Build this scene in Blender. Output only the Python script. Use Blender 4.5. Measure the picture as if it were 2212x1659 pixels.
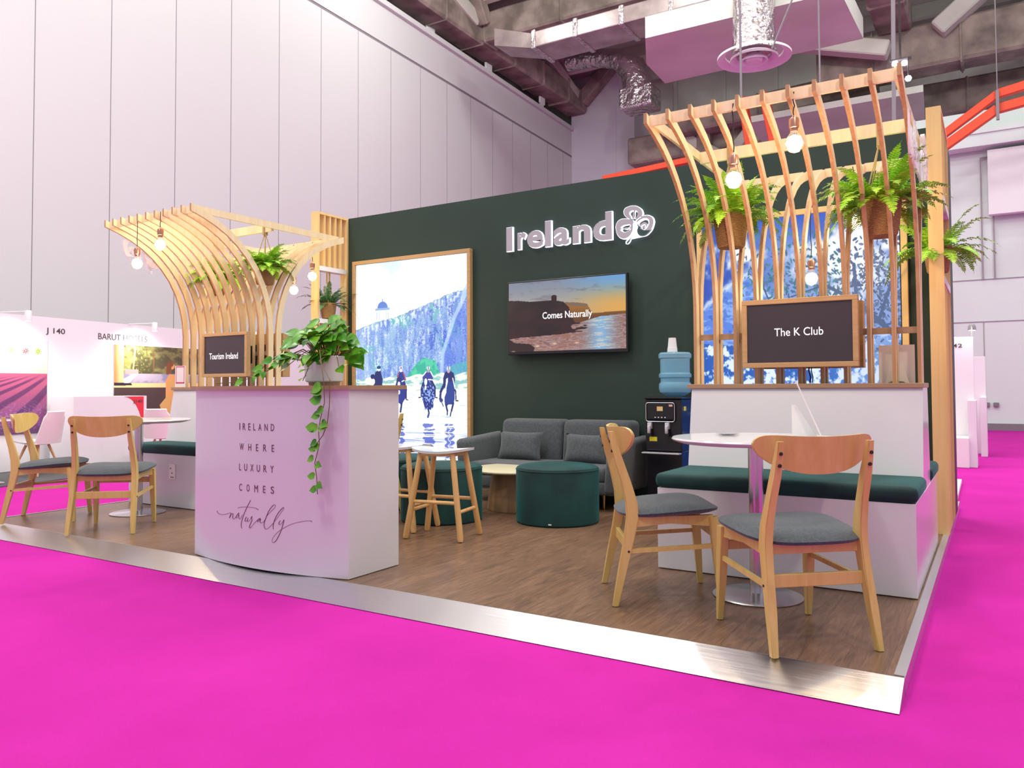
import bpy, bmesh, math, random
import numpy as np
from mathutils import Vector, Matrix
PI = math.pi
SC = bpy.context.scene
COL = SC.collection
for o in list(bpy.data.objects):
    bpy.data.objects.remove(o)

# ------------------------------------------------------------------ camera
FPX, YAW, PITCH, ROLL, EYE = 1689.887, -0.5535, 0.0320954, -0.0046818, 1.15
cam_d = bpy.data.cameras.new('camera')
cam = bpy.data.objects.new('camera', cam_d)
COL.objects.link(cam)
SC.camera = cam
Fw = Vector((math.sin(YAW), math.cos(YAW), 0)); Rt = Vector((math.cos(YAW), -math.sin(YAW), 0)); Up = Vector((0, 0, 1))
F2 = Fw*math.cos(PITCH) + Up*math.sin(PITCH); U2 = Up*math.cos(PITCH) - Fw*math.sin(PITCH)
R2 = Rt*math.cos(ROLL) + U2*math.sin(ROLL); U3 = U2*math.cos(ROLL) - R2*math.sin(ROLL)
M = Matrix((R2, U3, -F2)).transposed().to_4x4()
M.translation = (0, 0, EYE)
cam.matrix_world = M
cam_d.sensor_width = 36
cam_d.lens = FPX/2212*36
cam_d.shift_y = -(829.5-781.7)/2212
cam_d.clip_start = 0.05
cam_d.clip_end = 200

# ------------------------------------------------------------------ view, world, hall lights
SC.view_settings.view_transform = 'Standard'
SC.view_settings.look = 'None'
SC.view_settings.gamma = 1
SC.view_settings.exposure = 0.0
SC.view_settings.use_curve_mapping = False
SC.cycles.max_bounces = 8
SC.cycles.diffuse_bounces = 4
SC.cycles.glossy_bounces = 4
SC.cycles.transmission_bounces = 6
SC.cycles.sample_clamp_indirect = 4
SC.cycles.use_denoising = True
W = bpy.data.worlds.new('hall_air'); SC.world = W; W.use_nodes = True
W.node_tree.nodes['Background'].inputs[0].default_value = (0.86, 0.88, 1.0, 1)
W.node_tree.nodes['Background'].inputs[1].default_value = 0.66

def area(name, loc, target, size, power, color=(1, 1, 1), sy=None):
    d = bpy.data.lights.new(name, 'AREA'); d.energy = power; d.color = color
    d.shape = 'RECTANGLE'; d.size = size; d.size_y = sy or size
    o = bpy.data.objects.new(name, d); COL.objects.link(o); o.location = loc
    o.rotation_euler = (Vector(target)-Vector(loc)).to_track_quat('-Z', 'Y').to_euler()
    return o
def spot(name, loc, target, power, ang=60, color=(1, 1, 1), r=0.05, blend=0.5):
    d = bpy.data.lights.new(name, 'SPOT'); d.energy = power; d.color = color; d.spot_size = math.radians(ang)
    d.spot_blend = blend; d.shadow_soft_size = r
    o = bpy.data.objects.new(name, d); COL.objects.link(o); o.location = loc
    o.rotation_euler = (Vector(target)-Vector(loc)).to_track_quat('-Z', 'Y').to_euler()
    return o
def hall_fill(x, y, z, power):  # unseen point light, added as fill to brighten the roof and hall
    d = bpy.data.lights.new('hall_fill_light', 'POINT'); d.energy = power; d.color = (.97, 1, .95); d.shadow_soft_size = .35
    o = bpy.data.objects.new('hall_fill_light', d); COL.objects.link(o); o.location = (x, y, z)
for p_ in ((-7.5, 2.5, 9.2, 480), (.8, 5.0, 9.4, 620), (-11.0, 7.5, 10.8, 220), (-6.0, 13.5, 12.4, 480), (-1.0, 17.0, 11.6, 560), (-10.5, 14.0, 11.6, 260), (-3.0, 12.0, 11.6, 750), (3.5, 12.0, 9.5, 650), (-3.5, -1.0, 9.6, 500)):
    hall_fill(*p_)
area('hall_lamp', (-3.5, 1.0, 9.6), (-3.5, 2.5, 0), 3.0, 160, (1, .97, .95))
for x_, y_ in ((-7.6, 5.2), (-5.2, 7.4), (-2.6, 5.6), (-.6, 7.6), (-3.4, 9.6)):
    area('hall_lamp', (x_, y_, 8.2), (x_, y_, 0), .7, 55, (1, .97, .94))
area('hall_lamp', (-9.0, 1.0, 9.0), (-13.5, 6, 2.5), 3.0, 170, (1, .97, .97))
area('hall_lamp', (2.5, 9.0, 9.0), (0.5, 10, 0), 3.0, 200, (1, .97, .97))
area('hall_lamp', (-8.5, 14.0, 9.5), (-10, 16, 3), 3.0, 60, (1, .95, .98))
spot('rig_spot_right', (0.9, 1.6, 4.6), (-1.1, 4.6, 1.3), 190, 60, (1, .86, .66), .10)
spot('rig_spot_left', (-5.0, 1.2, 4.8), (-6.0, 4.6, 1.6), 190, 55, (1, .88, .70), .10)
spot('rig_spot_middle', (-3.2, 1.4, 4.8), (-3.4, 5.2, .5), 60, 60, (1, .92, .82), .15)

LAMPS = [o.name for o in COL.objects]
# ------------------------------------------------------------------ materials
MATS = {}
def srgb(c):
    return tuple(((v/12.92) if v <= .04045 else ((v+.055)/1.055)**2.4) for v in c)
def hexc(h):
    return srgb(tuple(int(h[i:i+2], 16)/255 for i in (0, 2, 4)))
def mat(name, color, rough=.5, metal=0, emit=None, es=0, coat=0, trans=0, ior=1.45, alpha=1, sheen=0, spec=.5):
    m = bpy.data.materials.new(name); m.use_nodes = True
    b = m.node_tree.nodes['Principled BSDF']
    b.inputs['Base Color'].default_value = (*color[:3], 1)
    b.inputs['Roughness'].default_value = rough
    b.inputs['Metallic'].default_value = metal
    b.inputs['IOR'].default_value = ior
    b.inputs['Specular IOR Level'].default_value = spec
    b.inputs['Coat Weight'].default_value = coat
    b.inputs['Transmission Weight'].default_value = trans
    b.inputs['Alpha'].default_value = alpha
    b.inputs['Sheen Weight'].default_value = sheen
    if emit:
        b.inputs['Emission Color'].default_value = (*emit, 1); b.inputs['Emission Strength'].default_value = es
    MATS[name] = m
    return m
def nodes(m):
    return m.node_tree.nodes, m.node_tree.links, m.node_tree.nodes['Principled BSDF']
def add_noise(m, c1, c2, scale=(1, 1, 1), nscale=5, detail=4, bump=0, lo=.35, hi=.65, coords='Object', dist=0, bdist=.01, rough=None):
    N, L, b = nodes(m)
    tc = N.new('ShaderNodeTexCoord'); mp = N.new('ShaderNodeMapping'); mp.inputs['Scale'].default_value = scale
    nz = N.new('ShaderNodeTexNoise'); nz.inputs['Scale'].default_value = nscale; nz.inputs['Detail'].default_value = detail
    nz.inputs['Distortion'].default_value = dist
    L.new(tc.outputs[coords], mp.inputs[0]); L.new(mp.outputs[0], nz.inputs['Vector'])
    cr = N.new('ShaderNodeValToRGB'); cr.color_ramp.elements[0].position = lo; cr.color_ramp.elements[1].position = hi
    cr.color_ramp.elements[0].color = (*c1, 1); cr.color_ramp.elements[1].color = (*c2, 1)
    L.new(nz.outputs['Fac'], cr.inputs[0]); L.new(cr.outputs[0], b.inputs['Base Color'])
    if bump:
        bp = N.new('ShaderNodeBump'); bp.inputs['Strength'].default_value = bump; bp.inputs['Distance'].default_value = bdist
        L.new(nz.outputs['Fac'], bp.inputs['Height']); L.new(bp.outputs[0], b.inputs['Normal'])
    return cr
def wood(name, c1, c2, axis='z', rough=.45, fine=38):
    m = mat(name, c1, rough)
    s = {'x': (.06, 1, 1), 'y': (1, .06, 1), 'z': (1, 1, .06)}[axis]
    add_noise(m, c1, c2, s, fine, 5, .08, .3, .7, dist=.6, bdist=.002)
    return m
birch = wood('birch_ply', (.82, .64, .36), (.88, .74, .48), 'z', .5, 30)
ply_edge = wood('ply_edge', (.42, .20, .08), (.60, .32, .14), 'x', .6, 60)
oakframe = wood('oak_frame', (.46, .28, .12), (.54, .34, .16), 'x', .45, 40)
beech = wood('beech_lacquer', (.60, .42, .12), (.70, .52, .18), 'z', .32, 26)
stoolwood = wood('stool_wood', (.62, .36, .13), (.74, .46, .20), 'z', .4, 26)
ledgewood = wood('ledge_wood', (.33, .20, .11), (.40, .26, .155), 'x', .4, 40)
yellowwood = wood('pine_board', (.74, .50, .20), (.80, .58, .26), 'z', .55, 20)
tablewood = wood('table_wood', (.30, .17, .09), (.50, .31, .17), 'z', .5, 12)
paletop = wood('pale_top', (.62, .58, .38), (.70, .66, .46), 'x', .35, 20)

carpet = mat('magenta_carpet', (.56, .016, .31), .95, spec=.1)
cr = add_noise(carpet, (.50, .018, .31), (.57, .024, .35), (1, 1, 1), 1.6, 8, 0, .3, .7)
def fine_bump(m, scale, strength, dist=.003, stretch=(1, 1, 1)):
    N, L, b = nodes(m)
    tc = N.new('ShaderNodeTexCoord'); mp = N.new('ShaderNodeMapping'); mp.inputs['Scale'].default_value = stretch
    nz = N.new('ShaderNodeTexNoise'); nz.inputs['Scale'].default_value = scale; nz.inputs['Detail'].default_value = 3
    bp = N.new('ShaderNodeBump'); bp.inputs['Strength'].default_value = strength; bp.inputs['Distance'].default_value = dist
    L.new(tc.outputs['Object'], mp.inputs[0]); L.new(mp.outputs[0], nz.inputs['Vector'])
    L.new(nz.outputs['Fac'], bp.inputs['Height']); L.new(bp.outputs[0], b.inputs['Normal'])
fine_bump(carpet, 260, .5, .004)

# platform planks: grain runs away from the aisle
deckm = mat('plank_floor', (.2, .12, .08), .34, spec=.45)
def planks(m):
    N, L, b = nodes(m)
    tc = N.new('ShaderNodeTexCoord')
    mp = N.new('ShaderNodeMapping'); mp.inputs['Scale'].default_value = (1, 1, 1); mp.inputs['Rotation'].default_value = (0, 0, PI/2)
    L.new(tc.outputs['Object'], mp.inputs[0])
    br = N.new('ShaderNodeTexBrick'); br.offset = .37; br.inputs['Scale'].default_value = 1
    br.inputs['Brick Width'].default_value = 1.2; br.inputs['Row Height'].default_value = .15
    br.inputs['Mortar Size'].default_value = .0012; br.inputs['Bias'].default_value = 0
    br.inputs['Color1'].default_value = (.170, .098, .060, 1); br.inputs['Color2'].default_value = (.210, .124, .078, 1)
    br.inputs['Mortar'].default_value = (.115, .065, .042, 1)
    L.new(mp.outputs[0], br.inputs['Vector'])
    m2 = N.new('ShaderNodeMapping'); m2.inputs['Scale'].default_value = (1, .11, 1)
    L.new(tc.outputs['Object'], m2.inputs[0])
    nz = N.new('ShaderNodeTexNoise'); nz.inputs['Scale'].default_value = 26; nz.inputs['Detail'].default_value = 9; nz.inputs['Distortion'].default_value = 2.2
    nz.inputs['Roughness'].default_value = .65
    L.new(m2.outputs[0], nz.inputs['Vector'])
    cr = N.new('ShaderNodeValToRGB'); cr.color_ramp.elements[0].position = .3; cr.color_ramp.elements[1].position = .7
    cr.color_ramp.elements[0].color = (.55, .55, .55, 1); cr.color_ramp.elements[1].color = (1.35, 1.3, 1.25, 1)
    L.new(nz.outputs['Fac'], cr.inputs[0])
    mx = N.new('ShaderNodeMix'); mx.data_type = 'RGBA'; mx.blend_type = 'MULTIPLY'; mx.inputs['Factor'].default_value = 1
    L.new(br.outputs['Color'], mx.inputs[6]); L.new(cr.outputs[0], mx.inputs[7])
    L.new(mx.outputs[2], b.inputs['Base Color'])
    bp = N.new('ShaderNodeBump'); bp.inputs['Strength'].default_value = .12; bp.inputs['Distance'].default_value = .002
    L.new(nz.outputs['Fac'], bp.inputs['Height']); L.new(bp.outputs[0], b.inputs['Normal'])
planks(deckm)
steel = mat('brushed_steel', (.66, .66, .67), .30, 1)
fine_bump(steel, 40, .07, .01, (.08, 1, 3))
chrome = mat('brushed_tube', (.60, .60, .62), .22, 1)
trimalu = mat('aluminium_trim', (.60, .63, .66), .38, .85)
laminate = mat('white_gloss_laminate', (.68, .69, .71), .14, spec=.5, coat=.0)
whitepaint = mat('white_paint', (.80, .78, .80), .5)
whiteplastic = mat('white_plastic', (.86, .84, .82), .3)
greenwall = mat('dark_green_paint', (.028, .050, .040), .55, spec=.3)
add_noise(greenwall, (.026, .047, .037), (.031, .054, .044), (1, 1, 1), 1.2, 3)
hallwall = mat('hall_panel', (.60, .60, .60), .6)
hallwall2 = mat('hall_back_panel', (.70, .79, .76), .6)
columnm = mat('column_paint', (.62, .60, .66), .6)
jointm = mat('joint_shadow_gap', (.22, .20, .22), .8)
soffitm = mat('pink_soffit', (.62, .44, .46), .7)
add_noise(soffitm, (.60, .60, .54), (.70, .70, .64), (1, 1, 1), .7, 4)
deckceil = mat('ceiling_deck', (.60, .42, .42), .8)
add_noise(deckceil, (.46, .44, .38), (.62, .60, .54), (1, 1, 1), .5, 5)
beamm = mat('wrapped_beam', (.105, .062, .052), .75)
add_noise(beamm, (.17, .135, .115), (.36, .29, .25), (1, 1, 1), 1.6, 6, .5, bdist=.05)
ductm = mat('duct_foil', (.42, .35, .34), .34, .75)
add_noise(ductm, (.34, .27, .27), (.56, .48, .47), (1, 1, 1), 1.4, 5, .35, bdist=.05)
foilm = mat('crumpled_foil', (.60, .54, .56), .22, .9)
fine_bump(foilm, 5, .8, .12)
conduitm = mat('conduit_grey', (.36, .33, .35), .6)
orange = mat('orange_steel', (.70, .055, .012), .5)
darkm = mat('dark_void', (.03, .02, .022), .8)
teal = mat('teal_velvet', (.003, .062, .060), .75, sheen=.18)
add_noise(teal, (.001, .014, .016), (.002, .042, .041), (1, 1, 1), 3, 3)
nodes(teal)[2].inputs['Sheen Tint'].default_value = (.1, .75, .7, 1)
greyfab = mat('grey_fabric', (.085, .10, .115), .9, sheen=.2)
add_noise(greyfab, (.040, .052, .062), (.060, .075, .088), (1, 1, 1), 90, 2, .3, bdist=.001)
sofafab = mat('sofa_fabric', (.065, .075, .085), .9, sheen=.25)
add_noise(sofafab, (.055, .064, .072), (.078, .09, .10), (1, 1, 1), 60, 2, .2, bdist=.001)
gold = mat('gold_leg', (.75, .50, .18), .25, 1)
blackp = mat('black_plastic', (.014, .013, .018), .22)
blackm = mat('black_matt', (.01, .01, .012), .5)
silverp = mat('silver_trim', (.75, .75, .78), .3, .7)
bluep = mat('blue_bottle', (.38, .70, .90), .06, trans=.15, ior=1.3, alpha=.5)
cupm = mat('paper_cup', (.80, .80, .80), .6)
yellowl = mat('yellow_label', (.80, .72, .03), .5)
redm = mat('red_panel', (.78, .04, .06), .5)
magm = mat('magenta_border', (.70, .02, .12), .5)
redlbl = mat('pink_label', (.85, .45, .40), .5)
screenoff = mat('dark_screen', (.050, .038, .044), .12)
letterface = mat('letter_face', (.42, .40, .45), .45)
haloem = mat('letter_halo', (.9, .9, 1), .5, emit=(.86, .88, 1), es=1.5)
textw = mat('lit_white_text', (.9, .9, .9), .5, emit=(.9, .9, .95), es=.75)
textdark = mat('dark_lettering', (.07, .06, .07), .5)
textplum = mat('plum_lettering', (.17, .055, .10), .45)
acrylic = mat('clear_acrylic', (.92, .86, .92), .12, trans=.45, alpha=.85)
leafm = mat('fern_leaf', (.09, .30, .02), .5)
add_noise(leafm, (.17, .48, .012), (.44, .76, .035), (1, 1, 1), 9, 3)
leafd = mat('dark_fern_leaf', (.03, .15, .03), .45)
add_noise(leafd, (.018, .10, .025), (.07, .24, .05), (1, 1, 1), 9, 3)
pothos = mat('pothos_leaf', (.06, .28, .015), .28)
add_noise(pothos, (.030, .21, .010), (.17, .42, .02), (1, 1, 1), 12, 2)
stemm = mat('vine_stem', (.14, .09, .03), .6)
ropem = mat('jute_rope', (.50, .34, .18), .9)
wicker = mat('woven_basket', (.34, .17, .055), .8)
def wick(m):
    N, L, b = nodes(m)
    tc = N.new('ShaderNodeTexCoord')
    wv = N.new('ShaderNodeTexWave'); wv.bands_direction = 'Z'; wv.inputs['Scale'].default_value = 42; wv.inputs['Distortion'].default_value = 5
    wv.inputs['Detail'].default_value = 3; wv.inputs['Detail Scale'].default_value = 3
    L.new(tc.outputs['Object'], wv.inputs['Vector'])
    cr = N.new('ShaderNodeValToRGB')
    cr.color_ramp.elements[0].color = (.30, .155, .05, 1); cr.color_ramp.elements[1].color = (.66, .42, .18, 1)
    L.new(wv.outputs['Fac'], cr.inputs[0]); L.new(cr.outputs[0], b.inputs['Base Color'])
    bp = N.new('ShaderNodeBump'); bp.inputs['Strength'].default_value = .8; bp.inputs['Distance'].default_value = .006
    L.new(wv.outputs['Fac'], bp.inputs['Height']); L.new(bp.outputs[0], b.inputs['Normal'])
wick(wicker)
copper = mat('copper_socket', (.55, .28, .20), .3, .9)
glassb = mat('bulb_glass', (1, .97, .92), .03, trans=.96, ior=1.25, alpha=.5)
bulbem = mat('bulb_glow', (1, .9, .7), .5, emit=(1, .80, .50), es=42)
lampem = mat('cool_lamp_glow', (1, 1, 1), .5, emit=(.85, .95, 1), es=40)
warmem = mat('spot_glow', (1, 1, 1), .5, emit=(1, .93, .85), es=25)
greyfloor = mat('grey_booth_carpet', (.10, .10, .105), .95)
shellm = mat('white_shell_seat', (.84, .82, .76), .35)
cordm = mat('black_cord', (.012, .012, .012), .6)

# ------------------------------------------------------------------ mesh helpers
def bm_new():
    return bmesh.new()
def box(bm, x0, x1, y0, y1, z0, z1, bev=0, seg=2):
    x0, x1 = min(x0, x1), max(x0, x1); y0, y1 = min(y0, y1), max(y0, y1); z0, z1 = min(z0, z1), max(z0, z1)
    vs = [bm.verts.new((x, y, z)) for z in (z0, z1) for y in (y0, y1) for x in (x0, x1)]
    fs = [(0, 2, 3, 1), (4, 5, 7, 6), (0, 1, 5, 4), (2, 6, 7, 3), (0, 4, 6, 2), (1, 3, 7, 5)]
    F = [bm.faces.new([vs[i] for i in f]) for f in fs]
    if bev:
        es = list({e for f in F for e in f.edges})
        bmesh.ops.bevel(bm, geom=es, offset=bev, segments=seg, profile=.5, affect='EDGES')
    return vs
def frame_of(d):
    d = d.normalized()
    a = Vector((0, 0, 1)) if abs(d.z) < .9 else Vector((1, 0, 0))
    u = d.cross(a).normalized(); v = d.cross(u).normalized()
    return u, v
def tube(bm, pts, rad, n=8, cap=True, closed=False):
    pts = [Vector(p) for p in pts]
    if not hasattr(rad, '__len__'):
        rad = [rad]*len(pts)
    rings = []; u = None
    for i, p in enumerate(pts):
        a = pts[i-1] if i > 0 else (pts[-1] if closed else p)
        b = pts[i+1] if i < len(pts)-1 else (pts[0] if closed else p)
        d = (b-a)
        if d.length < 1e-9:
            d = Vector((0, 0, 1))
        if u is None:
            u, v = frame_of(d)
        else:
            d = d.normalized(); u = (u - d*u.dot(d)).normalized(); v = d.cross(u)
        rings.append([bm.verts.new(p + u*math.cos(t)*rad[i] + v*math.sin(t)*rad[i]) for t in [2*PI*k/n for k in range(n)]])
    m = len(rings)
    for i in range(m if closed else m-1):
        A, B = rings[i], rings[(i+1) % m]
        for k in range(n):
            bm.faces.new((A[k], A[(k+1) % n], B[(k+1) % n], B[k]))
    if cap and not closed:
        bm.faces.new(rings[0][::-1]); bm.faces.new(rings[-1])
def lathe(bm, prof, cx=0, cy=0, cz=0, n=32, cap=True, sx=1, sy=1):
    rings = [[bm.verts.new((cx+r*math.cos(2*PI*k/n)*sx, cy+r*math.sin(2*PI*k/n)*sy, cz+z)) for k in range(n)] for r, z in prof]
    for A, B in zip(rings, rings[1:]):
        for k in range(n):
            bm.faces.new((A[k], A[(k+1) % n], B[(k+1) % n], B[k]))
    if cap:
        bm.faces.new(rings[0][::-1]); bm.faces.new(rings[-1])
def prism(bm, pts, d0, d1, plane='xz'):
    def P(a, b, c):
        return {'xz': (a, c, b), 'yz': (c, a, b), 'xy': (a, b, c)}[plane]
    A = [bm.verts.new(P(a, b, d0)) for a, b in pts]; B = [bm.verts.new(P(a, b, d1)) for a, b in pts]
    n = len(pts)
    bm.faces.new(A); bm.faces.new(B[::-1])
    for k in range(n):
        bm.faces.new((A[k], B[k], B[(k+1) % n], A[(k+1) % n]))
def strip(bm, pts, secs):
    """rectangular bar swept through pts; secs = list of (wx, wy) half sizes with fixed world axes given by caller frames"""
    rings = []
    for p, (ax, ay) in zip(pts, secs):
        p = Vector(p); ax = Vector(ax); ay = Vector(ay)
        rings.append([bm.verts.new(p+ax+ay), bm.verts.new(p-ax+ay), bm.verts.new(p-ax-ay), bm.verts.new(p+ax-ay)])
    for A, B in zip(rings, rings[1:]):
        for k in range(4):
            bm.faces.new((A[k], A[(k+1) % 4], B[(k+1) % 4], B[k]))
    bm.faces.new(rings[0][::-1]); bm.faces.new(rings[-1])
def obj(name, bm, m, parent=None, smooth=False, world=True):
    bmesh.ops.recalc_face_normals(bm, faces=bm.faces)
    me = bpy.data.meshes.new(name)
    if parent is not None and world:
        bmesh.ops.transform(bm, matrix=MW(parent).inverted(), verts=bm.verts)
    bm.to_mesh(me); bm.free()
    if isinstance(m, (list, tuple)):
        for k in m: me.materials.append(k)
    else:
        me.materials.append(m)
    o = bpy.data.objects.new(name, me); COL.objects.link(o)
    if parent is not None:
        o.parent = parent
    if smooth:
        for p in me.polygons: p.use_smooth = True
        try:
            me.set_sharp_from_angle(angle=math.radians(38))
        except Exception:
            pass
    return o
def MW(o):
    m = Matrix.LocRotScale(o.location, o.rotation_euler, o.scale)
    return (MW(o.parent) @ m) if o.parent else m
def tag(o, label, cat, group=None, kind=None):
    o['label'] = label; o['category'] = cat
    if group: o['group'] = group
    if kind: o['kind'] = kind
    return o
def thing(name, label, cat, loc=(0, 0, 0), rz=0, group=None):
    o = bpy.data.objects.new(name, None); COL.objects.link(o); o.empty_display_size = .1
    o.location = loc; o.rotation_euler = (0, 0, rz)
    return tag(o, label, cat, group)
def dup(root, loc, rz, label, group=None):
    r = root.copy(); COL.objects.link(r); r.location = loc; r.rotation_euler = (0, 0, rz); r['label'] = label
    if group: r['group'] = group
    def rec(a, b):
        for ch in list(a.children):
            c = ch.copy(); COL.objects.link(c); c.parent = b; rec(ch, c)
    rec(root, r)
    return r
def text_mesh(s, target, m, name, parent, depth=.002, bold=0, spacing=1.0, flat=None, world=True, halo=None, curve=None):
    """target=(x0,z0,x1,z1,y): text fitted in that box, facing -Y"""
    cu = bpy.data.curves.new('t', 'FONT'); cu.body = s; cu.extrude = depth; cu.offset = bold; cu.space_character = spacing; cu.size = 1
    cu.resolution_u = 4
    to = bpy.data.objects.new('t', cu); COL.objects.link(to)
    dg = bpy.context.evaluated_depsgraph_get()
    me = bpy.data.meshes.new_from_object(to.evaluated_get(dg))
    bpy.data.objects.remove(to)
    bm = bm_new(); bm.from_mesh(me); bpy.data.meshes.remove(me)
    xs = [v.co.x for v in bm.verts]; ys = [v.co.y for v in bm.verts]
    x0, z0, x1, z1, y = target
    sx = (x1-x0)/(max(xs)-min(xs)); sy = (z1-z0)/(max(ys)-min(ys)); mx, my = min(xs), min(ys)
    for v in bm.verts:
        c = v.co.copy()
        v.co = (x0+(c.x-mx)*sx, y-(1 if c.z > 0 else 0)*depth, z0+(c.y-my)*sy)
        if curve:
            v.co.y += curve(v.co.x)
    return obj(name, bm, m, parent, world=world)
def loops_mesh(loops, depth, outer=1.0, inner=1.0, holes=(1, 2, 4, 5, 7)):
    cu = bpy.data.curves.new('c', 'CURVE'); cu.dimensions = '2D'; cu.fill_mode = 'BOTH'; cu.extrude = depth
    cu.resolution_u = 6
    for n_, lp in enumerate(loops):
        kx = sum(p[0] for p in lp)/len(lp); ky = sum(p[1] for p in lp)/len(lp); q = inner if n_ in holes else outer
        lp = [(kx+(p[0]-kx)*q, ky+(p[1]-ky)*q) for p in lp]
        sp = cu.splines.new('BEZIER'); sp.bezier_points.add(len(lp)-1); sp.use_cyclic_u = True
        for bp_, (a, b) in zip(sp.bezier_points, lp):
            bp_.co = (a, b, 0); bp_.handle_left_type = bp_.handle_right_type = 'AUTO'
    to = bpy.data.objects.new('c', cu); COL.objects.link(to)
    dg = bpy.context.evaluated_depsgraph_get()
    me = bpy.data.meshes.new_from_object(to.evaluated_get(dg)); bpy.data.objects.remove(to)
    bm = bm_new(); bm.from_mesh(me); bpy.data.meshes.remove(me)
    return bm
# ------------------------------------------------------------------ hall shell
PH = 0.13                                     # height of the booth platform
bm = bm_new(); box(bm, -15.2, 9, -7, 31, -.05, 0)
o = obj('floor', bm, carpet); o['kind'] = 'structure'
def wx(y): return -13.758 - .0403*y
bm = bm_new()
prism(bm, [(wx(-7), -7), (wx(31), 31), (wx(31)-.3, 31), (wx(-7)-.3, -7)], 0, 10.75, 'xy')
o = obj('wall_left', bm, hallwall); o['kind'] = 'structure'
bm = bm_new()
prism(bm, [(wx(-7), -7), (wx(31), 31), (wx(31)-.3, 31), (wx(-7)-.3, -7)], 10.83, 11.85, 'xy')
prism(bm, [(wx(-7)+.12, -7), (wx(31)+.12, 31), (wx(31)-.3, 31), (wx(-7)-.3, -7)], 11.85, 12.0, 'xy')
prism(bm, [(wx(-7)-.2, -7), (wx(31)-.2, 31), (wx(31)-2.4, 31), (wx(-7)-2.4, -7)], 11.85, 12.0, 'xy')
prism(bm, [(wx(-7)-2.2, -7), (wx(31)-2.2, 31), (wx(31)-2.4, 31), (wx(-7)-2.4, -7)], 12.0, 14.1, 'xy')
o = obj('trim_1', bm, hallwall); o['kind'] = 'structure'
bm = bm_new()
prism(bm, [(wx(-7)-.02, -7), (wx(31)-.02, 31), (wx(31)-.3, 31), (wx(-7)-.3, -7)], 10.75, 10.83, 'xy')
y = 7.04
ys = [7.043+1.407*i for i in range(-6, 17)]
for yy in ys:
    x = wx(yy)
    prism(bm, [(x+.004, yy-.006), (x+.004, yy+.006), (x-.02, yy+.006), (x-.02, yy-.006)], 0, 10.75, 'xy')
o = obj('trim_2', bm, jointm); o['kind'] = 'structure'
bm = bm_new(); box(bm, -17.4, 9, -1, 31, 14.0, 14.2)
for i in range(13):
    box(bm, -15, 9, 3+2.2*i, 3.25+2.2*i, 13.55, 14.0)
o = obj('ceiling', bm, deckceil); o['kind'] = 'structure'
bm = bm_new(); box(bm, -18, -2.6, 30.6, 31, 0, 14); box(bm, -2.6, 9, 30.6, 31, 8.2, 14)
for z_ in (8.6, 10.4, 12.2):
    box(bm, -16, 9, 30.5, 30.62, z_, z_+.12)
for k in range(12):
    box(bm, -15+2*k, -14.85+2*k, 30.52, 30.6, 0, 14)
o = obj('wall_back', bm, soffitm); o['kind'] = 'structure'
# far wall closing the right aisle
bm = bm_new(); box(bm, -2.6, 9, 23.3, 23.6, 0, 8.2)
o = obj('wall_right_aisle', bm, hallwall2); o['kind'] = 'structure'; o.name = 'wall_aisle'
bm = bm_new(); box(bm, -2.6, 9, 23.2, 23.3, 0, .17)
o = obj('baseboard_aisle', bm, jointm); o['kind'] = 'structure'
bm = bm_new()
for z_ in (2.75, 3.83):
    box(bm, -2.6, 9, 23.28, 23.3, z_, z_+.022)
for x_ in (-.24,):
    box(bm, x_, x_+.018, 23.28, 23.3, .2, 2.75)
o = obj('trim_3', bm, conduitm); o['kind'] = 'structure'
# conduit pipes, duct rail, blank screen and sockets on that wall
for i, (pts, lab) in enumerate([
        ([(-.22, 23.2, 3.85), (-.22, 23.2, 6.95), (4, 23.2, 6.95)], 'dark conduit pipe bending level on the aisle back wall, left run'),
        ([(.04, 23.2, 3.85), (.04, 23.2, 6.75), (4, 23.2, 6.75)], 'dark conduit pipe bending level on the aisle back wall, inner run')]):
    bm = bm_new(); tube(bm, pts, .022, 8)
    tag(obj('conduit_pipe', bm, conduitm), lab, 'pipe', 'conduit pipes on the aisle wall')
bm = bm_new(); box(bm, -2.5, 8.5, 22.75, 23.2, 7.15, 7.55); box(bm, -2.5, 8.5, 22.7, 22.76, 7.46, 7.58)
tag(obj('cable_trunking', bm, hallwall2), 'pale cable trunking running high across the aisle back wall', 'trunking')
bm = bm_new(); box(bm, -.06, 3.6, 22.9, 23.15, 5.42, 7.05)
tag(obj('wall_panel_box', bm, whitepaint), 'large blank white panel mounted high on the aisle back wall', 'panel')
for x_, lab in ((-.2, 'small grey wall socket low on the aisle wall, nearer the white panels'), (.0, 'small grey wall socket low on the aisle wall, further from the white panels')):
    bm = bm_new(); box(bm, x_-.06, x_+.06, 23.2, 23.3, .60, .70, .01)
    tag(obj('wall_socket', bm, jointm), lab, 'socket', 'sockets on the aisle wall')
# column
bm = bm_new(); box(bm, -14.93, -12.1, 29, 30.6, 0, 14)
box(bm, -12.95, -12.90, 28.98, 29, 0, 14); box(bm, -12.55, -12.52, 28.98, 29, 0, 9.4)
tag(obj('hall_column', bm, columnm), 'broad mauve hall column rising behind the dark green wall', 'column', kind='structure')

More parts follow.
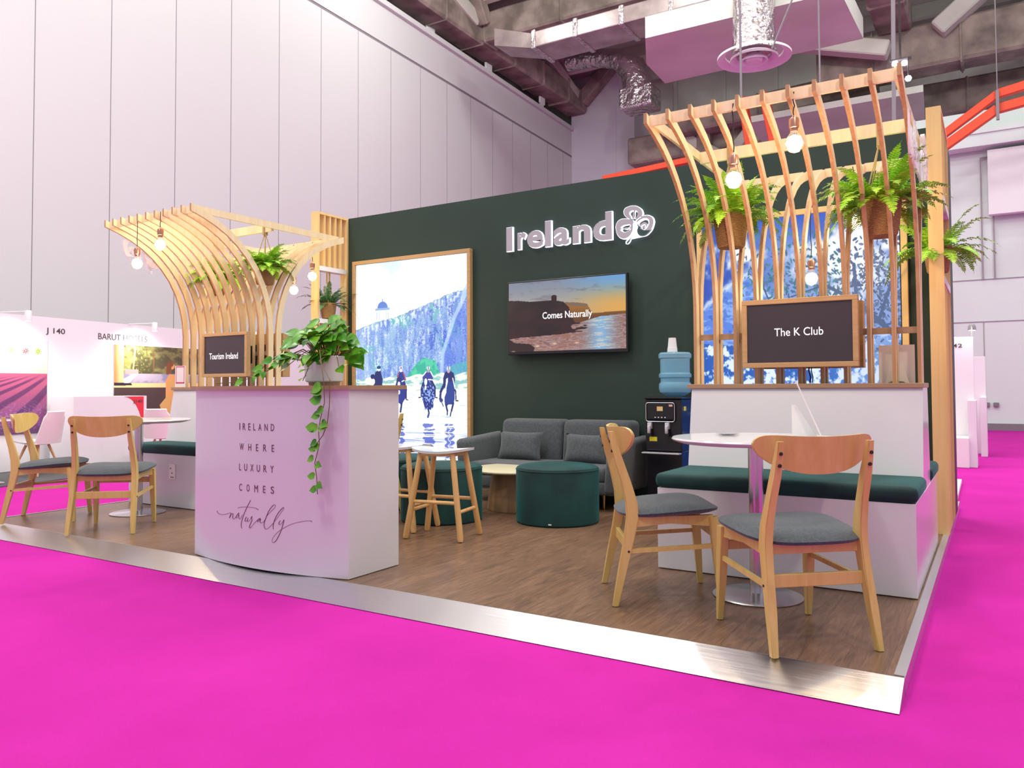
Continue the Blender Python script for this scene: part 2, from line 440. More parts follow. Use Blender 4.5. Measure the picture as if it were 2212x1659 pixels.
# ------------------------------------------------------------------ roof steel and ducts
def bar(name, a, b, w, h, m, label, cat, group=None, parent=None, wraps=0):
    a = Vector(a); b = Vector(b); d = (b-a).normalized(); s = d.cross(Vector((0, 0, 1)))
    if s.length < .01: s = Vector((1, 0, 0))
    s.normalize(); u = s.cross(d).normalized()
    bm = bm_new(); n = 1+max(1, wraps)
    pts = [a+(b-a)*i/(n) for i in range(n+1)]
    rnd = random.Random(label)
    strip(bm, pts, [(s*w/2*(1+(rnd.random()-.5)*.12*(wraps > 0)), u*h/2*(1+(rnd.random()-.5)*.12*(wraps > 0))) for _ in pts])
    for e_ in range(wraps):
        p = a+(b-a)*(e_+.7)/(wraps+.5)
        strip(bm, [p-d*.06, p+d*.06], [(s*w/2*1.09, u*h/2*1.09)]*2)
    bmesh.ops.bevel(bm, geom=[e for e in bm.edges if len(e.link_faces) == 2], offset=min(w, h)*.08, segments=1, affect='EDGES')
    o = obj(name, bm, m, parent, world=True)
    if label and parent is None: tag(o, label, cat, group)
    return o
G = 'wrapped steel roof beams'
bar('roof_beam', (-14.5, 9.5, 12.9), (-14.62, 28.9, 12.9), .95, .9, beamm, 'long dark wrapped roof beam running beside the pale hall wall to the column', 'beam', G, wraps=9)
bar('roof_beam', (-16, 21.45, 12.95), (8, 21.45, 12.95), .8, .95, beamm, 'dark wrapped roof beam crossing level above the silver duct', 'beam', G, wraps=8)
bar('roof_brace', (-14.0, 20.4, 13.9), (-14.0, 21.0, 13.0), .5, .4, beamm, 'short dark diagonal brace leaning at the column end of the long beam', 'brace', 'diagonal roof braces')
bar('roof_brace', (-14.4, 25.2, 14.0), (-14.4, 28.2, 13.0), .5, .4, deckceil, 'pale diagonal brace dropping to the column end of the long beam', 'brace', 'diagonal roof braces')
bar('roof_brace', (-14.2, 17.0, 14.0), (-14.3, 20.8, 13.1), .55, .45, deckceil, 'pale diagonal brace meeting the two dark beams where they cross', 'brace', 'diagonal roof braces')
bar('roof_brace', (-14.3, 28.7, 12.9), (-12.9, 28.7, 14.2), .55, .5, beamm, 'dark strut rising across the face of the mauve column', 'brace', 'diagonal roof braces')
for i, yy in enumerate((19.3, 22.6, 26.4)):
    bm = bm_new(); box(bm, -14.92, -14.84, yy-.22, yy+.22, 12.2, 12.6, .05); box(bm, -14.94, -14.86, yy-.1, yy+.1, 12.1, 12.25)
    tag(obj('beam_clamp', bm, whitepaint), 'small white clamp under the long wall side beam, %s' % ('nearest the camera', 'middle of three', 'nearest the column')[i], 'clamp', 'clamps under the beam')
# silver rectangular duct
t = thing('air_duct', 'silver rectangular air duct with foil joints crossing under the roof beam', 'duct', (-7, 19.0, 10.6))
bm = bm_new(); box(bm, -10.8, -3.0, 18.62, 19.72, 10.6, 11.05, .03); obj('duct_body', bm, ductm, t)
for x_ in (-10.75, -9.45, -8.1, -6.75, -5.4, -4.1):
    bm = bm_new(); box(bm, x_-.07, x_+.07, 18.57, 19.77, 10.56, 11.09, .03); obj('foil_joint', bm, foilm, t)
bm = bm_new(); prism(bm, [(-10.8, 10.62), (-10.8, 11.03), (-12.1, 11.5), (-12.1, 11.0)], 18.7, 19.6, 'xz'); obj('duct_end', bm, ductm, t)
# flexible foil elbow duct by the column
t = thing('flexible_duct', 'crinkled silver elbow duct bending down beside the mauve column', 'duct', (-11.2, 26, 12.8))
bm = bm_new(); pts = [(-13.5, 26, 13.4), (-12.5, 26, 13.35), (-11.5, 26, 13.1), (-10.9, 26, 12.6), (-10.7, 26, 12.0), (-10.7, 26, 11.3)]
tube(bm, pts, [.33, .33, .36, .5, .55, .55], 20); obj('duct_elbow', bm, foilm, t, True)
bm = bm_new(); box(bm, -11.25, -10.0, 25.5, 26.5, 11.0, 11.8, .08); obj('duct_collar', bm, foilm, t)
bar('branch_duct', (-10.2, 27.2, 10.6), (-3, 27.2, 10.8), .8, .8, beamm, 'dark branch duct behind the crinkled elbow duct', 'duct', 'dark background ducts', wraps=3)
# plenum slabs
def slab(pts, z0, z1, label):
    bm = bm_new(); prism(bm, pts, z0, z1, 'xy')
    tag(obj('ceiling_slab', bm, soffitm), label, 'ceiling panel', 'pink lit ceiling slabs')
slab([(-7.4, 18.5), (-7.98, 20.0), (-8.04, 21.6), (-2.69, 21.5), (-2.79, 18.6)], 10.0, 10.55, 'large pink lit ceiling slab carrying the round air diffuser')
slab([(-13.8, 22.2), (-8.2, 22.2), (-8.2, 25.2), (-13.8, 25.2)], 13.3, 13.5, 'pink lit slab above the duct near the hall wall')
slab([(-6.6, 25.2), (-1.6, 25.2), (-1.8, 29), (-6.8, 29)], 9.6, 9.8, 'pink slab behind the round air diffuser')
slab([(-13.6, 9), (-6, 9), (-6, 20.6), (-13.6, 20.6)], 13.55, 13.75, 'pink slab in front of the cross beam, above the hall wall edge')
# diffuser
DX, DY, DZ = -4.9, 19.3, 8.9
DC = Vector((-4.55, 17.97, 8.64))
t = thing('air_diffuser', 'round ceiling air diffuser with concentric rings under a silver drum', 'diffuser', tuple(DC))
bm = bm_new()
for r0, r1, z0 in ((.82, .64, 0.0), (.53, .39, -.04), (.30, .20, -.08)):
    lathe(bm, [(r0, z0+.05), (r0, z0), (r1, z0+.10), (r1, z0+.14), (r0-.02, z0+.06)], *DC, n=48, cap=False)
obj('diffuser_rings', bm, whitepaint, t, True)
bm = bm_new(); lathe(bm, [(.001, -.10), (.16, -.09), (.2, -.02), (.001, 0)], *DC, n=32, cap=False); obj('diffuser_core', bm, whitepaint, t, True)
bm = bm_new(); lathe(bm, [(.50, .12), (.47, .6), (.44, 1.9)], *DC, n=32); obj('diffuser_drum', bm, foilm, t, True)
# dark clutter beyond: chords and braces on the right
bar('roof_beam', (-4.5, 25.6, 10.9), (8, 25.6, 11.0), 1.0, 1.3, beamm, 'thick dark wrapped beam crossing above the right aisle', 'beam', G, wraps=5)
bar('roof_beam', (-2.35, 14, 11.75), (-2.3, 25.0, 11.75), .9, .7, beamm, 'dark beam running away above the right pergola', 'beam', G, wraps=4)
bar('roof_beam', (-11.9, 28.2, 10.2), (8, 28.2, 10.2), .8, 1.0, beamm, 'far dark beam low behind the ceiling slabs', 'beam', G, wraps=6)
bar('roof_beam', (-1.2, 12, 12.6), (-1.0, 25.2, 12.6), .5, .5, beamm, 'slim dark beam at the top right of the roof', 'beam', G)
bar('roof_brace', (-1.2, 25, 11.2), (2.6, 25, 14.2), .55, .5, deckceil, 'long pale diagonal brace at the top right of the roof', 'brace', 'diagonal roof braces')
bar('roof_brace', (-5.2, 24.4, 11.6), (-2.4, 24.4, 10.7), .5, .45, deckceil, 'pale brace reaching the bright rig lamps', 'brace', 'diagonal roof braces')
bar('roof_brace', (-8.2, 27.6, 9.0), (-6.4, 27.6, 11.0), .35, .35, deckceil, 'grey brace behind the diffuser, leaning right', 'brace', 'diagonal roof braces')
bar('roof_brace', (-10.6, 27.6, 11.0), (-8.2, 27.6, 9.4), .35, .35, deckceil, 'grey brace behind the diffuser, leaning left', 'brace', 'diagonal roof braces')
bar('roof_post', (-8.8, 27.6, 9.4), (-8.8, 27.6, 11.2), .5, .4, beamm, 'short dark post between the far braces', 'post')
# orange steel
def rbar(a, b, w, h, lab):
    bar('orange_channel', a, b, w, h, orange, lab, 'steel channel', 'orange steel channels')
rbar((-.9, 20, 6.78), (.16, 20, 7.5), .16, .17, 'upper orange channel climbing beside the right timber post')
rbar((-.9, 20, 6.50), (.16, 20, 7.18), .16, .20, 'lower orange channel climbing beside the right timber post')
rbar((.16, 20, 7.5), (1.6, 20, 7.75), .16, .19, 'upper orange channel levelling off at the right edge')
rbar((.16, 20, 7.18), (1.6, 20, 7.38), .16, .20, 'lower orange channel levelling off at the right edge')
rbar((-1.6, 20, 6.68), (-.9, 20, 6.65), .16, .2, 'short level orange channel behind the right pergola')
rbar((-9.3, 20, 7.0), (-6.7, 20, 7.15), .16, .16, 'orange channel just above the top of the green wall')
rbar((-5.5, 20.5, 8.7), (-5.2, 20.5, 6.5), .28, .2, 'steep orange channel seen between pergola ribs, left')
rbar((-4.95, 20.5, 8.7), (-4.55, 20.5, 6.5), .36, .2, 'steep orange channel seen between pergola ribs, right')
rbar((-8.6, 25, 12.6), (-7.6, 25, 11.6), .5, .3, 'orange channel glimpsed behind the silver duct')
for x_, z_, n_ in ((.16, 7.35, 'at the bend'), (1.0, 7.5, 'at the right edge')):
    bm = bm_new(); box(bm, x_-.03, x_+.03, 19.83, 19.9, z_-.45, z_+.2); tube(bm, [(x_, 19.87, z_+.15), (x_, 19.87, 14.0)], .012, 6)
    tag(obj('hanger_rod', bm, jointm), 'grey hanger plate on the orange channels %s' % n_, 'hanger', 'hangers')
# suspension cables
for a, b, r, lab in (((-4.0, 14.8, 3.2+3.3), (-4.0, 14.8, 13.5), .022, 'pale suspension cable hanging in front of the diffuser'),
                   ((-2.55, 14.6, 6.3), (-2.55, 14.6, 13.5), .016, 'thin dark suspension wire right of the diffuser'),
                   ((-1.35, 14.2, 4.4), (-1.25, 14.2, 13.5), .035, 'thick dark hanging cable near the right pergola corner'),
                   ((-3.35, 14.5, 7.3), (-2.4, 14.5, 9.4), .016, 'slanting dark guy wire right of the diffuser')):
    bm = bm_new(); tube(bm, [a, b], r, 6); tag(obj('suspension_cable', bm, jointm), lab, 'cable', 'suspension cables')
# bright rig lamps
t = thing('rig_lamp_bar', 'cluster of three bright white lamps on a bar at the top right', 'lamp', (-.9, 10.65, 5.1))
for x_, z_ in ((-.975, 5.116), (-.872, 5.10), (-.832, 4.90)):
    p = Vector((x_, 10.6, z_+.0))
    bm = bm_new(); lathe(bm, [(.001, -.035), (.028, -.024), (.036, 0), (.028, .024), (.001, .035)], p.x, p.y, p.z, 12, cap=False); obj('lamp_bulb', bm, lampem, t, True)
bm = bm_new(); tube(bm, [(-1.05, 10.65, 5.17), (-.80, 10.65, 5.17)], .02, 6); tube(bm, [(-.835, 10.62, 5.17), (-.835, 10.62, 4.93)], .01, 6); tube(bm, [(-.92, 10.65, 5.17), (-.92, 10.65, 13.9)], .014, 6); obj('lamp_bar', bm, darkm, t)

# the hall keeps its proportions about the eye point so that its floor lies below the low platform
HK = .9386
def hall_scale(objs):
    for o in objs:
        if o.parent is None and o.type in ('MESH', 'EMPTY', 'LIGHT'):
            o.location = (o.location[0]*HK, o.location[1]*HK, 1.15+(o.location[2]-1.15)*HK)
            if o.type != 'LIGHT': o.scale = (HK, HK, HK)
BEFORE = set(n for n in LAMPS)
hall_scale([o for o in COL.objects if o.name not in BEFORE and o.type != 'CAMERA'])
# ------------------------------------------------------------------ platform
FZ = 0.0706
t = thing('booth_platform', 'low raised booth platform with wood plank floor and bright steel edge', 'platform', (-3.5, 5, 0))
X0, X1, Y0, Y1 = -6.74, -.291, 3.056, 7.9
bm = bm_new(); box(bm, X0+.02, X1-.005, Y0+.002, Y1, FZ+.001, PH); obj('plank_deck', bm, deckm, t)
bm = bm_new(); prism(bm, [(2.872, FZ+.0005), (2.869, FZ+.004), (Y0, PH+.002), (Y0+.004, PH+.002), (Y0+.001, FZ+.0005)], X0, X1, 'yz'); obj('steel_ramp', bm, steel, t)
bm = bm_new(); box(bm, X1-.035, X1+.002, Y0+.02, Y1, PH+.0005, PH+.003); obj('edge_trim', bm, trimalu, t)
bm = bm_new(); box(bm, X1-.004, X1+.002, Y0, Y1, FZ+.001, PH+.001); obj('steel_skirting', bm, steel, t)
bm = bm_new(); box(bm, X0-.004, X0+.016, Y0+.006, Y1, FZ+.001, PH+.004); obj('edge_trim', bm, trimalu, t)
bm = bm_new(); box(bm, -.36, -.31, 6.18, 6.6, PH, PH+.03)
bm.free()

# ------------------------------------------------------------------ green back wall with side frames
WY = 6.6
t = thing('booth_wall', 'tall dark green booth wall carrying the sign and screens', 'wall', (-3.3, WY, PH))
bm = bm_new(); box(bm, -6.31, -.32, WY, WY+.22, PH, 3.085); obj('wall_panel', bm, greenwall, t)
def side_frame(xa, xb, lab, sgn):
    """slatted return frame, planter opening in the middle"""
    t = thing('slatted_frame', lab, 'frame', ((xa+xb)/2, 6.35, PH), group='slatted timber return frames')
    ya, yb = 6.12, WY-.004
    if sgn > 0: yb = 6.99
    bm = bm_new(); box(bm, xa, xb, ya, ya+.028, PH, 3.085); obj('front_board', bm, yellowwood, t)
    bm = bm_new(); box(bm, xa, xb, yb-.028, yb, PH, 3.085); obj('rear_board', bm, yellowwood, t)
    bm = bm_new(); box(bm, xa, xb, ya+.028, yb-.028, 3.06, 3.085); obj('top_board', bm, yellowwood, t)
    for z_ in (1.86, 2.44):
        bm = bm_new(); box(bm, xa, xb, ya+.028, yb-.028, z_, z_+.05); obj('opening_rail', bm, whitepaint, t)
    n = 5 if sgn < 0 else 9
    for k in range(1, n):
        yy = ya+.028+(yb-ya-.056)*k/n
        for z0, z1 in ((2.49, 3.06), (PH, 1.86)):
            bm = bm_new(); box(bm, xa+.004, xb-.004, yy-.009, yy+.009, z0, z1); obj('slat', bm, yellowwood, t)
    if sgn > 0:
        bm = bm_new(); box(bm, xb, xb+.012, ya+.03, yb, PH, 3.085); bm.free()
    return t
side_frame(-6.37, -6.27, 'yellow slatted timber frame at the left end of the green wall', -1)
side_frame(-.378, -.285, 'yellow timber post frame at the right end of the green wall', 1)
bm = bm_new(); box(bm, -.30, -.285, 7.0, 7.4, PH, 3.02)
tag(obj('side_wall_edge', bm, blackm), 'dark end panel behind the right timber post', 'panel')

# light boxes, television
def picture_frame(parent, xa, xb, z0, z1, yf, yb, w, m):
    for (a, b, c, d) in ((xa, xb, z1-w, z1), (xa, xb, z0, z0+w)):
        bm = bm_new(); box(bm, a, b, yf, yb, c, d, .003); obj('frame_rail', bm, m, parent)
    for (a, b) in ((xa, xa+w), (xb-w, xb)):
        bm = bm_new(); box(bm, a, b, yf, yb, z0+w, z1-w, .003); obj('frame_stile', bm, m, parent)
# ------------------------------------------------------------------ painted pictures (printed / lit graphics)
def lattice(nx, ny, fx, fy, seed):
    r = np.random.RandomState(seed); gx = max(2, int(fx)+2); gy = max(2, int(fy)+2)
    g = r.rand(gy, gx)
    x = np.linspace(0, fx, nx); y = np.linspace(0, fy, ny)
    xi = np.minimum(x.astype(int), gx-2); yi = np.minimum(y.astype(int), gy-2)
    tx = x-xi; ty = y-yi; tx = tx*tx*(3-2*tx); ty = ty*ty*(3-2*ty)
    a = g[yi][:, xi]; b = g[yi][:, xi+1]; c = g[yi+1][:, xi]; d = g[yi+1][:, xi+1]
    tx = tx[None, :]; ty = ty[:, None]
    return (a*(1-tx)+b*tx)*(1-ty)+(c*(1-tx)+d*tx)*ty
def fbm(nx, ny, fx, fy, seed, oc=4):
    s = 0; w = 0; a = 1
    for k in range(oc):
        s = s+a*lattice(nx, ny, fx*2**k, fy*2**k, seed+k); w += a; a *= .6
    return s/w
def inpoly(U, V, pts):
    r = np.zeros(U.shape, bool); n = len(pts)
    for i in range(n):
        x0, y0 = pts[i]; x1, y1 = pts[(i+1) % n]
        if y0 == y1: continue
        c = ((V >= min(y0, y1)) & (V < max(y0, y1)))
        r ^= c & (U < (x1-x0)*(V-y0)/(y1-y0)+x0)
    return r
def ell(U, V, cx, cy, rx, ry):
    return ((U-cx)/rx)**2+((V-cy)/ry)**2 < 1
def stroke(U, V, a, b, w, asp=1):
    ax, ay = a; bx, by = b; dx, dy = (bx-ax), (by-ay)*asp
    t = np.clip(((U-ax)*dx+(V-ay)*asp*dy)/(dx*dx+dy*dy+1e-9), 0, 1)
    return np.hypot(U-ax-t*dx, (V-ay)*asp-t*dy) < w
def C(h): return np.array([int(h[i:i+2], 16)/255 for i in (0, 2, 4)])
def mixc(a, b, t):
    return a*(1-t[..., None])+b*t[..., None]
def smooth(x, a, b):
    t = np.clip((x-a)/(b-a), 0, 1); return t*t*(3-2*t)
def picture(name, parent, x0, x1, z0, z1, y, nx, ny, fn, es, rough=.4, world=True):
    u = np.linspace(0, 1, nx); v = np.linspace(0, 1, ny)
    U, V = np.meshgrid(u, v); img = np.clip(fn(U, V, nx, ny), 0, 1)
    lin = np.where(img <= .04045, img/12.92, ((img+.055)/1.055)**2.4)
    me = bpy.data.meshes.new(name)
    co = np.stack([x0+U*(x1-x0), np.full_like(U, y), z1-V*(z1-z0)], -1).reshape(-1, 3)
    if parent is not None and world:
        mi = np.array(MW(parent).inverted()); co = co@mi[:3, :3].T+mi[:3, 3]
    i = np.arange(nx*ny).reshape(ny, nx)
    f = np.stack([i[1:, :-1], i[1:, 1:], i[:-1, 1:], i[:-1, :-1]], -1).reshape(-1, 4)
    me.vertices.add(nx*ny); me.vertices.foreach_set('co', co.ravel())
    me.loops.add(f.size); me.loops.foreach_set('vertex_index', f.ravel().astype(np.int32))
    me.polygons.add(len(f)); me.polygons.foreach_set('loop_start', (np.arange(len(f))*4).astype(np.int32))
    me.polygons.foreach_set('loop_total', np.full(len(f), 4, np.int32))
    me.update(calc_edges=True)
    ca = me.color_attributes.new('Print', 'FLOAT_COLOR', 'POINT')
    rgba = np.concatenate([lin, np.ones(lin.shape[:2]+(1,))], -1).astype(np.float32)
    ca.data.foreach_set('color', rgba.ravel())
    m = mat(name+'_print', (0, 0, 0), rough)
    N, L, b = nodes(m); at = N.new('ShaderNodeVertexColor'); at.layer_name = 'Print'
    if es:
        L.new(at.outputs[0], b.inputs['Emission Color']); b.inputs['Emission Strength'].default_value = es; b.inputs['Specular IOR Level'].default_value = .25
        b.inputs['Base Color'].default_value = (.03, .03, .03, 1)
    else:
        L.new(at.outputs[0], b.inputs['Base Color'])
    me.materials.append(m)
    o = bpy.data.objects.new(name, me); COL.objects.link(o)
    if parent is not None: o.parent = parent
    return o

def art_riders(U, V, nx, ny):
    img = np.ones(U.shape+(3,))*C('fdfeff')
    n = fbm(nx, ny, 3, 5, 3); sky = smooth(n, .5, .8)*smooth(V, .30, .02)
    img = mixc(img, C('c8e2f6'), sky*.9)
    ridge = np.interp(U[0], [0, .09, .193, .373, .493, .642, .725, .827, .957, 1], [.33, .317, .296, .281, .255, .228, .209, .187, .17, .135])
    R = ridge[None, :]+.006*(lattice(nx, 2, 60, 1, 8)[0][None, :]-.5)
    cl = V > R
    n1 = fbm(nx, ny, 10, 5, 21, 5); n2 = fbm(nx, ny, 26, 30, 31, 4); n3 = fbm(nx, ny, 5, 7, 41, 3); n4 = fbm(nx, ny, 60, 14, 51, 2); n5 = lattice(nx, ny, 200, 260, 58)
    base = mixc(np.ones_like(img)*C('93b8dc'), C('5d7ed2'), smooth(n1*.7+n5*.3, .35, .62))
    base = mixc(base, C('5fb6b4'), smooth(n3, .5, .68)*.8)
    base = mixc(base, C('2f52c8'), smooth(n2, .52, .66)*smooth(U, .25, .75)*.75)
    base = mixc(base, C('f2f8ff'), smooth(n4*.35+n2*.35+n5*.3, .53, .64)*.7)
    base = mixc(base, C('e6f2fc'), smooth(U, .34, .0)*.30)
    d = V-R
    base = mixc(base, C('e9f4ff'), smooth(lattice(nx, ny, 70, 60, 77), .55, .8)*smooth(d, .07, .02)*.8)
    base = mixc(base, C('6f9a98'), smooth(d, .010, .0)*.5)
    crease = np.abs(U-np.interp(V, [.2, .3, .47, .57], [.97, .885, .79, .78])) < .016
    base = np.where((crease & (V < .57))[..., None], base*.3+C('b9d2f2')*.7, base)
    base = np.where(((U > np.interp(V, [.2, .3, .47, .57], [.99, .90, .80, .79])))[..., None], base*.55+C('4f6fd8')*.45, base)
    gr = inpoly(U, V, [(.47, .58), (.55, .52), (.62, .483), (.724, .499), (.775, .575)])
    base = np.where(gr[..., None], mixc(np.ones_like(img)*C('2fae94'), C('4fc8a4'), smooth(n2, .4, .6)), base)
    g2 = inpoly(U, V, [(.80, .58), (.84, .53), (1, .50), (1, .58)]); base = np.where(g2[..., None], base*.4+C('46b8b0')*.6, base)
    img = np.where(cl[..., None], base, img)
    # temple
    for a in (.199, .222, .29, .306):
        img = np.where((stroke(U, V, (a, .243), (a, .285), .004, 1.42))[..., None], C('9fb4dc'), img)
    img = np.where((inpoly(U, V, [(.195, .243), (.31, .243), (.31, .285), (.195, .29)]))[..., None], img*.5+C('e6effa')*.5, img)
    img = np.where((ell(U, V, .253, .228, .048, .032) & (V < .229))[..., None], C('5d80cf'), img)
    img = np.where(((np.abs(V-.235) < .006) & (np.abs(U-.253) < .067))[..., None], C('8fb0dc'), img)
    img = np.where(((np.abs(V-.243) < .003) & (np.abs(U-.253) < .06))[..., None], C('f4f9ff'), img)
    img = np.where(stroke(U, V, (.253, .185), (.253, .2), .004, 1.42)[..., None], C('5d80cf'), img)
    # dunes and sand
    dune = V > .582-.022*U+.006*np.sin(U*30)
    nd = fbm(nx, ny, 16, 60, 61, 4)
    dn = mixc(np.ones_like(img)*C('eef7e6'), C('6fb0b8'), smooth(nd, .45, .62)*.8)
    img = np.where(dune[..., None], dn, img)
    sand = V > .652-.02*U+.008*(n1-.5)
    ns = fbm(nx, ny, 6, 140, 71, 3)
    sd = mixc(np.ones_like(img)*C('fdfefe'), C('a9c4cc'), smooth(ns, .66, .78)*.7)
    img = np.where(sand[..., None], sd, img)
    wet = smooth(V, .80, .90)
    nw = fbm(nx, ny, 4, 150, 81, 3)
    img = mixc(img, C('c3d3fa'), wet*smooth(nw, .45, .6)*.9)
    img = mixc(img, C('4a62c4'), wet*smooth(nw, .62, .72)*.7)
    # reflections
    for cx, w in ((.21, .03), (.43, .02), (.67, .045), (.826, .014), (.862, .016)):
        m_ = (np.abs(U-cx-.01*np.sin(V*200)) < w) & (V > .80) & (nw > .40)
        img = np.where(m_[..., None], img*.25+C('3b4fb4')*.75, img)
    nv = C('1b2a6a'); nb = C('20358c'); wh = C('f2f6ff')
    sp = lattice(nx, ny, 120, 160, 91) > .62
    def put(mask, c):
        nonlocal img
        img = np.where(mask[..., None], c, img)
    def rider(uc, xc, ku, kv, vc=.532):
        return lambda pts: [(uc+(x-xc)*ku, vc+(y-200)*kv) for x, y in pts]
    def poly(Q, pts, c): put(inpoly(U, V, Q(pts)), c)
    def line(Q, a, b_, w, c): p_ = Q([a, b_]); put(stroke(U, V, p_[0], p_[1], w*ku_, 1.42), c)
    def dot(Q, a, rx, ry, c, half=None):
        p_ = Q([a])[0]; m_ = ell(U, V, p_[0], p_[1], rx*ku_, ry*kv_)
        put(m_, c)
    # rider 1
    ku_, kv_ = .0005, .000268; Q = rider(.219, 265, ku_, kv_, .525)
    poly(Q, [(200, 290), (240, 265), (290, 265), (325, 310), (340, 400), (330, 520), (345, 640), (330, 760), (190, 760), (150, 640), (165, 520), (170, 400)], nv)
    line(Q, (315, 300), (338, 400), 8, C('8fa8dc')); dot(Q, (265, 250), 26, 26, wh); dot(Q, (265, 205), 36, 30, C('24377e')); dot(Q, (150, 375), 42, 48, nv)
    dot(Q, (162, 470), 30, 55, wh); line(Q, (220, 700), (215, 900), 16, nv); line(Q, (300, 700), (290, 880), 14, nv)
    # rider 2
    ku_, kv_ = .000476, .0002635; Q = rider(.423, 680, ku_, kv_, .527)
    poly(Q, [(635, 290), (720, 290), (755, 350), (765, 450), (610, 450), (605, 360)], nb); line(Q, (640, 300), (604, 430), 9, C('b8506a')); line(Q, (725, 300), (770, 440), 10, C('b8506a'))
    poly(Q, [(600, 440), (745, 450), (775, 540), (788, 640), (785, 760), (740, 820), (705, 880), (680, 900), (640, 870), (580, 880), (560, 780), (562, 640), (575, 540)], nb)
    line(Q, (740, 470), (783, 620), 14, nv); line(Q, (783, 620), (780, 780), 11, nv); line(Q, (775, 800), (812, 815), 8, C('1a1e3a'))
    dot(Q, (645, 430), 45, 42, nv); dot(Q, (642, 525), 24, 55, wh); dot(Q, (642, 670), 22, 40, wh); line(Q, (700, 470), (735, 450), 8, wh)
    dot(Q, (680, 265), 24, 30, wh); dot(Q, (680, 213), 36, 34, C('d8d4e4')); dot(Q, (682, 215), 12, 26, C('8a7a92'))
    line(Q, (695, 870), (672, 1030), 17, nv); line(Q, (600, 860), (592, 960), 14, C('aab8e0'))
    # rider 3
    ku_, kv_ = .00046, .000257; Q = rider(.666, 1195, ku_, kv_, .53)
    poly(Q, [(1150, 290), (1240, 290), (1272, 360), (1285, 440), (1090, 440), (1080, 370)], C('3a3f98')); line(Q, (1150, 290), (1082, 370), 9, wh); line(Q, (1235, 285), (1280, 370), 9, wh)
    B3 = [(1100, 430), (1265, 430), (1305, 540), (1322, 650), (1318, 760), (1285, 850), (1290, 940), (1240, 1000), (1190, 985), (1130, 1000), (1108, 900), (1085, 820), (1055, 740), (1058, 620), (1085, 520)]
    poly(Q, B3, np.array([.12, .18, .50])); m3 = inpoly(U, V, Q(B3)) & sp; img = np.where(m3[..., None], C('86a8ea'), img)
    line(Q, (1262, 470), (1318, 580), 17, nv); line(Q, (1318, 580), (1318, 740), 13, nv); line(Q, (1322, 765), (1362, 772), 9, C('1a1e3a'))
    line(Q, (1090, 500), (1058, 620), 13, nv); line(Q, (1056, 620), (1056, 740), 11, nv); line(Q, (1050, 765), (1012, 768), 9, C('1a1e3a'))
    line(Q, (1190, 430), (1275, 440), 8, wh); dot(Q, (1150, 430), 34, 34, nv); dot(Q, (1145, 475), 26, 66, wh); dot(Q, (1140, 585), 18, 40, wh)
    dot(Q, (1195, 275), 24, 28, C('b996ae')); dot(Q, (1195, 215), 34, 36, C('cfd6e6')); line(Q, (1195, 180), (1195, 240), 6, nv)
    line(Q, (1190, 980), (1205, 1060), 16, C('20306e')); line(Q, (1205, 1060), (1185, 1130), 17, C('3b4c94'))
    # rider 4
    ku_, kv_ = .000442, .000253; Q = rider(.837, 1575, ku_, kv_)
    poly(Q, [(1530, 280), (1620, 275), (1670, 310), (1695, 400), (1690, 520), (1650, 600), (1500, 600), (1470, 520), (1475, 400), (1500, 310)], nv)
    line(Q, (1485, 540), (1425, 660), 24, nv); line(Q, (1425, 660), (1415, 800), 20, nv); dot(Q, (1435, 820), 34, 42, C('30407c')); line(Q, (1440, 850), (1475, 930), 10, C('4a5c9c'))
    line(Q, (1665, 560), (1708, 660), 15, nv); line(Q, (1708, 660), (1712, 800), 12, nv); line(Q, (1712, 825), (1752, 828), 10, C('1a1e3a'))
    poly(Q, [(1560, 400), (1650, 400), (1668, 480), (1680, 600), (1692, 700), (1688, 800), (1668, 890), (1630, 900), (1580, 895), (1545, 925), (1500, 860), (1500, 760), (1530, 680), (1540, 560)], C('26408e'))
    poly(Q, [(1530, 420), (1562, 400), (1560, 480), (1535, 590), (1510, 700), (1480, 745), (1500, 640), (1520, 540)], wh); line(Q, (1655, 410), (1695, 600), 8, wh)
    line(Q, (1520, 880), (1552, 1020), 17, nv); line(Q, (1552, 1020), (1548, 1090), 11, nv); line(Q, (1665, 870), (1630, 1010), 17, nv); line(Q, (1628, 1010), (1605, 1110), 11, nv)
    dot(Q, (1575, 280), 26, 30, C('c8a0b0')); dot(Q, (1575, 220), 38, 42, C('ccd4e4')); line(Q, (1575, 185), (1577, 250), 7, C('4a5478')); dot(Q, (1610, 430), 34, 44, nv)
    return img

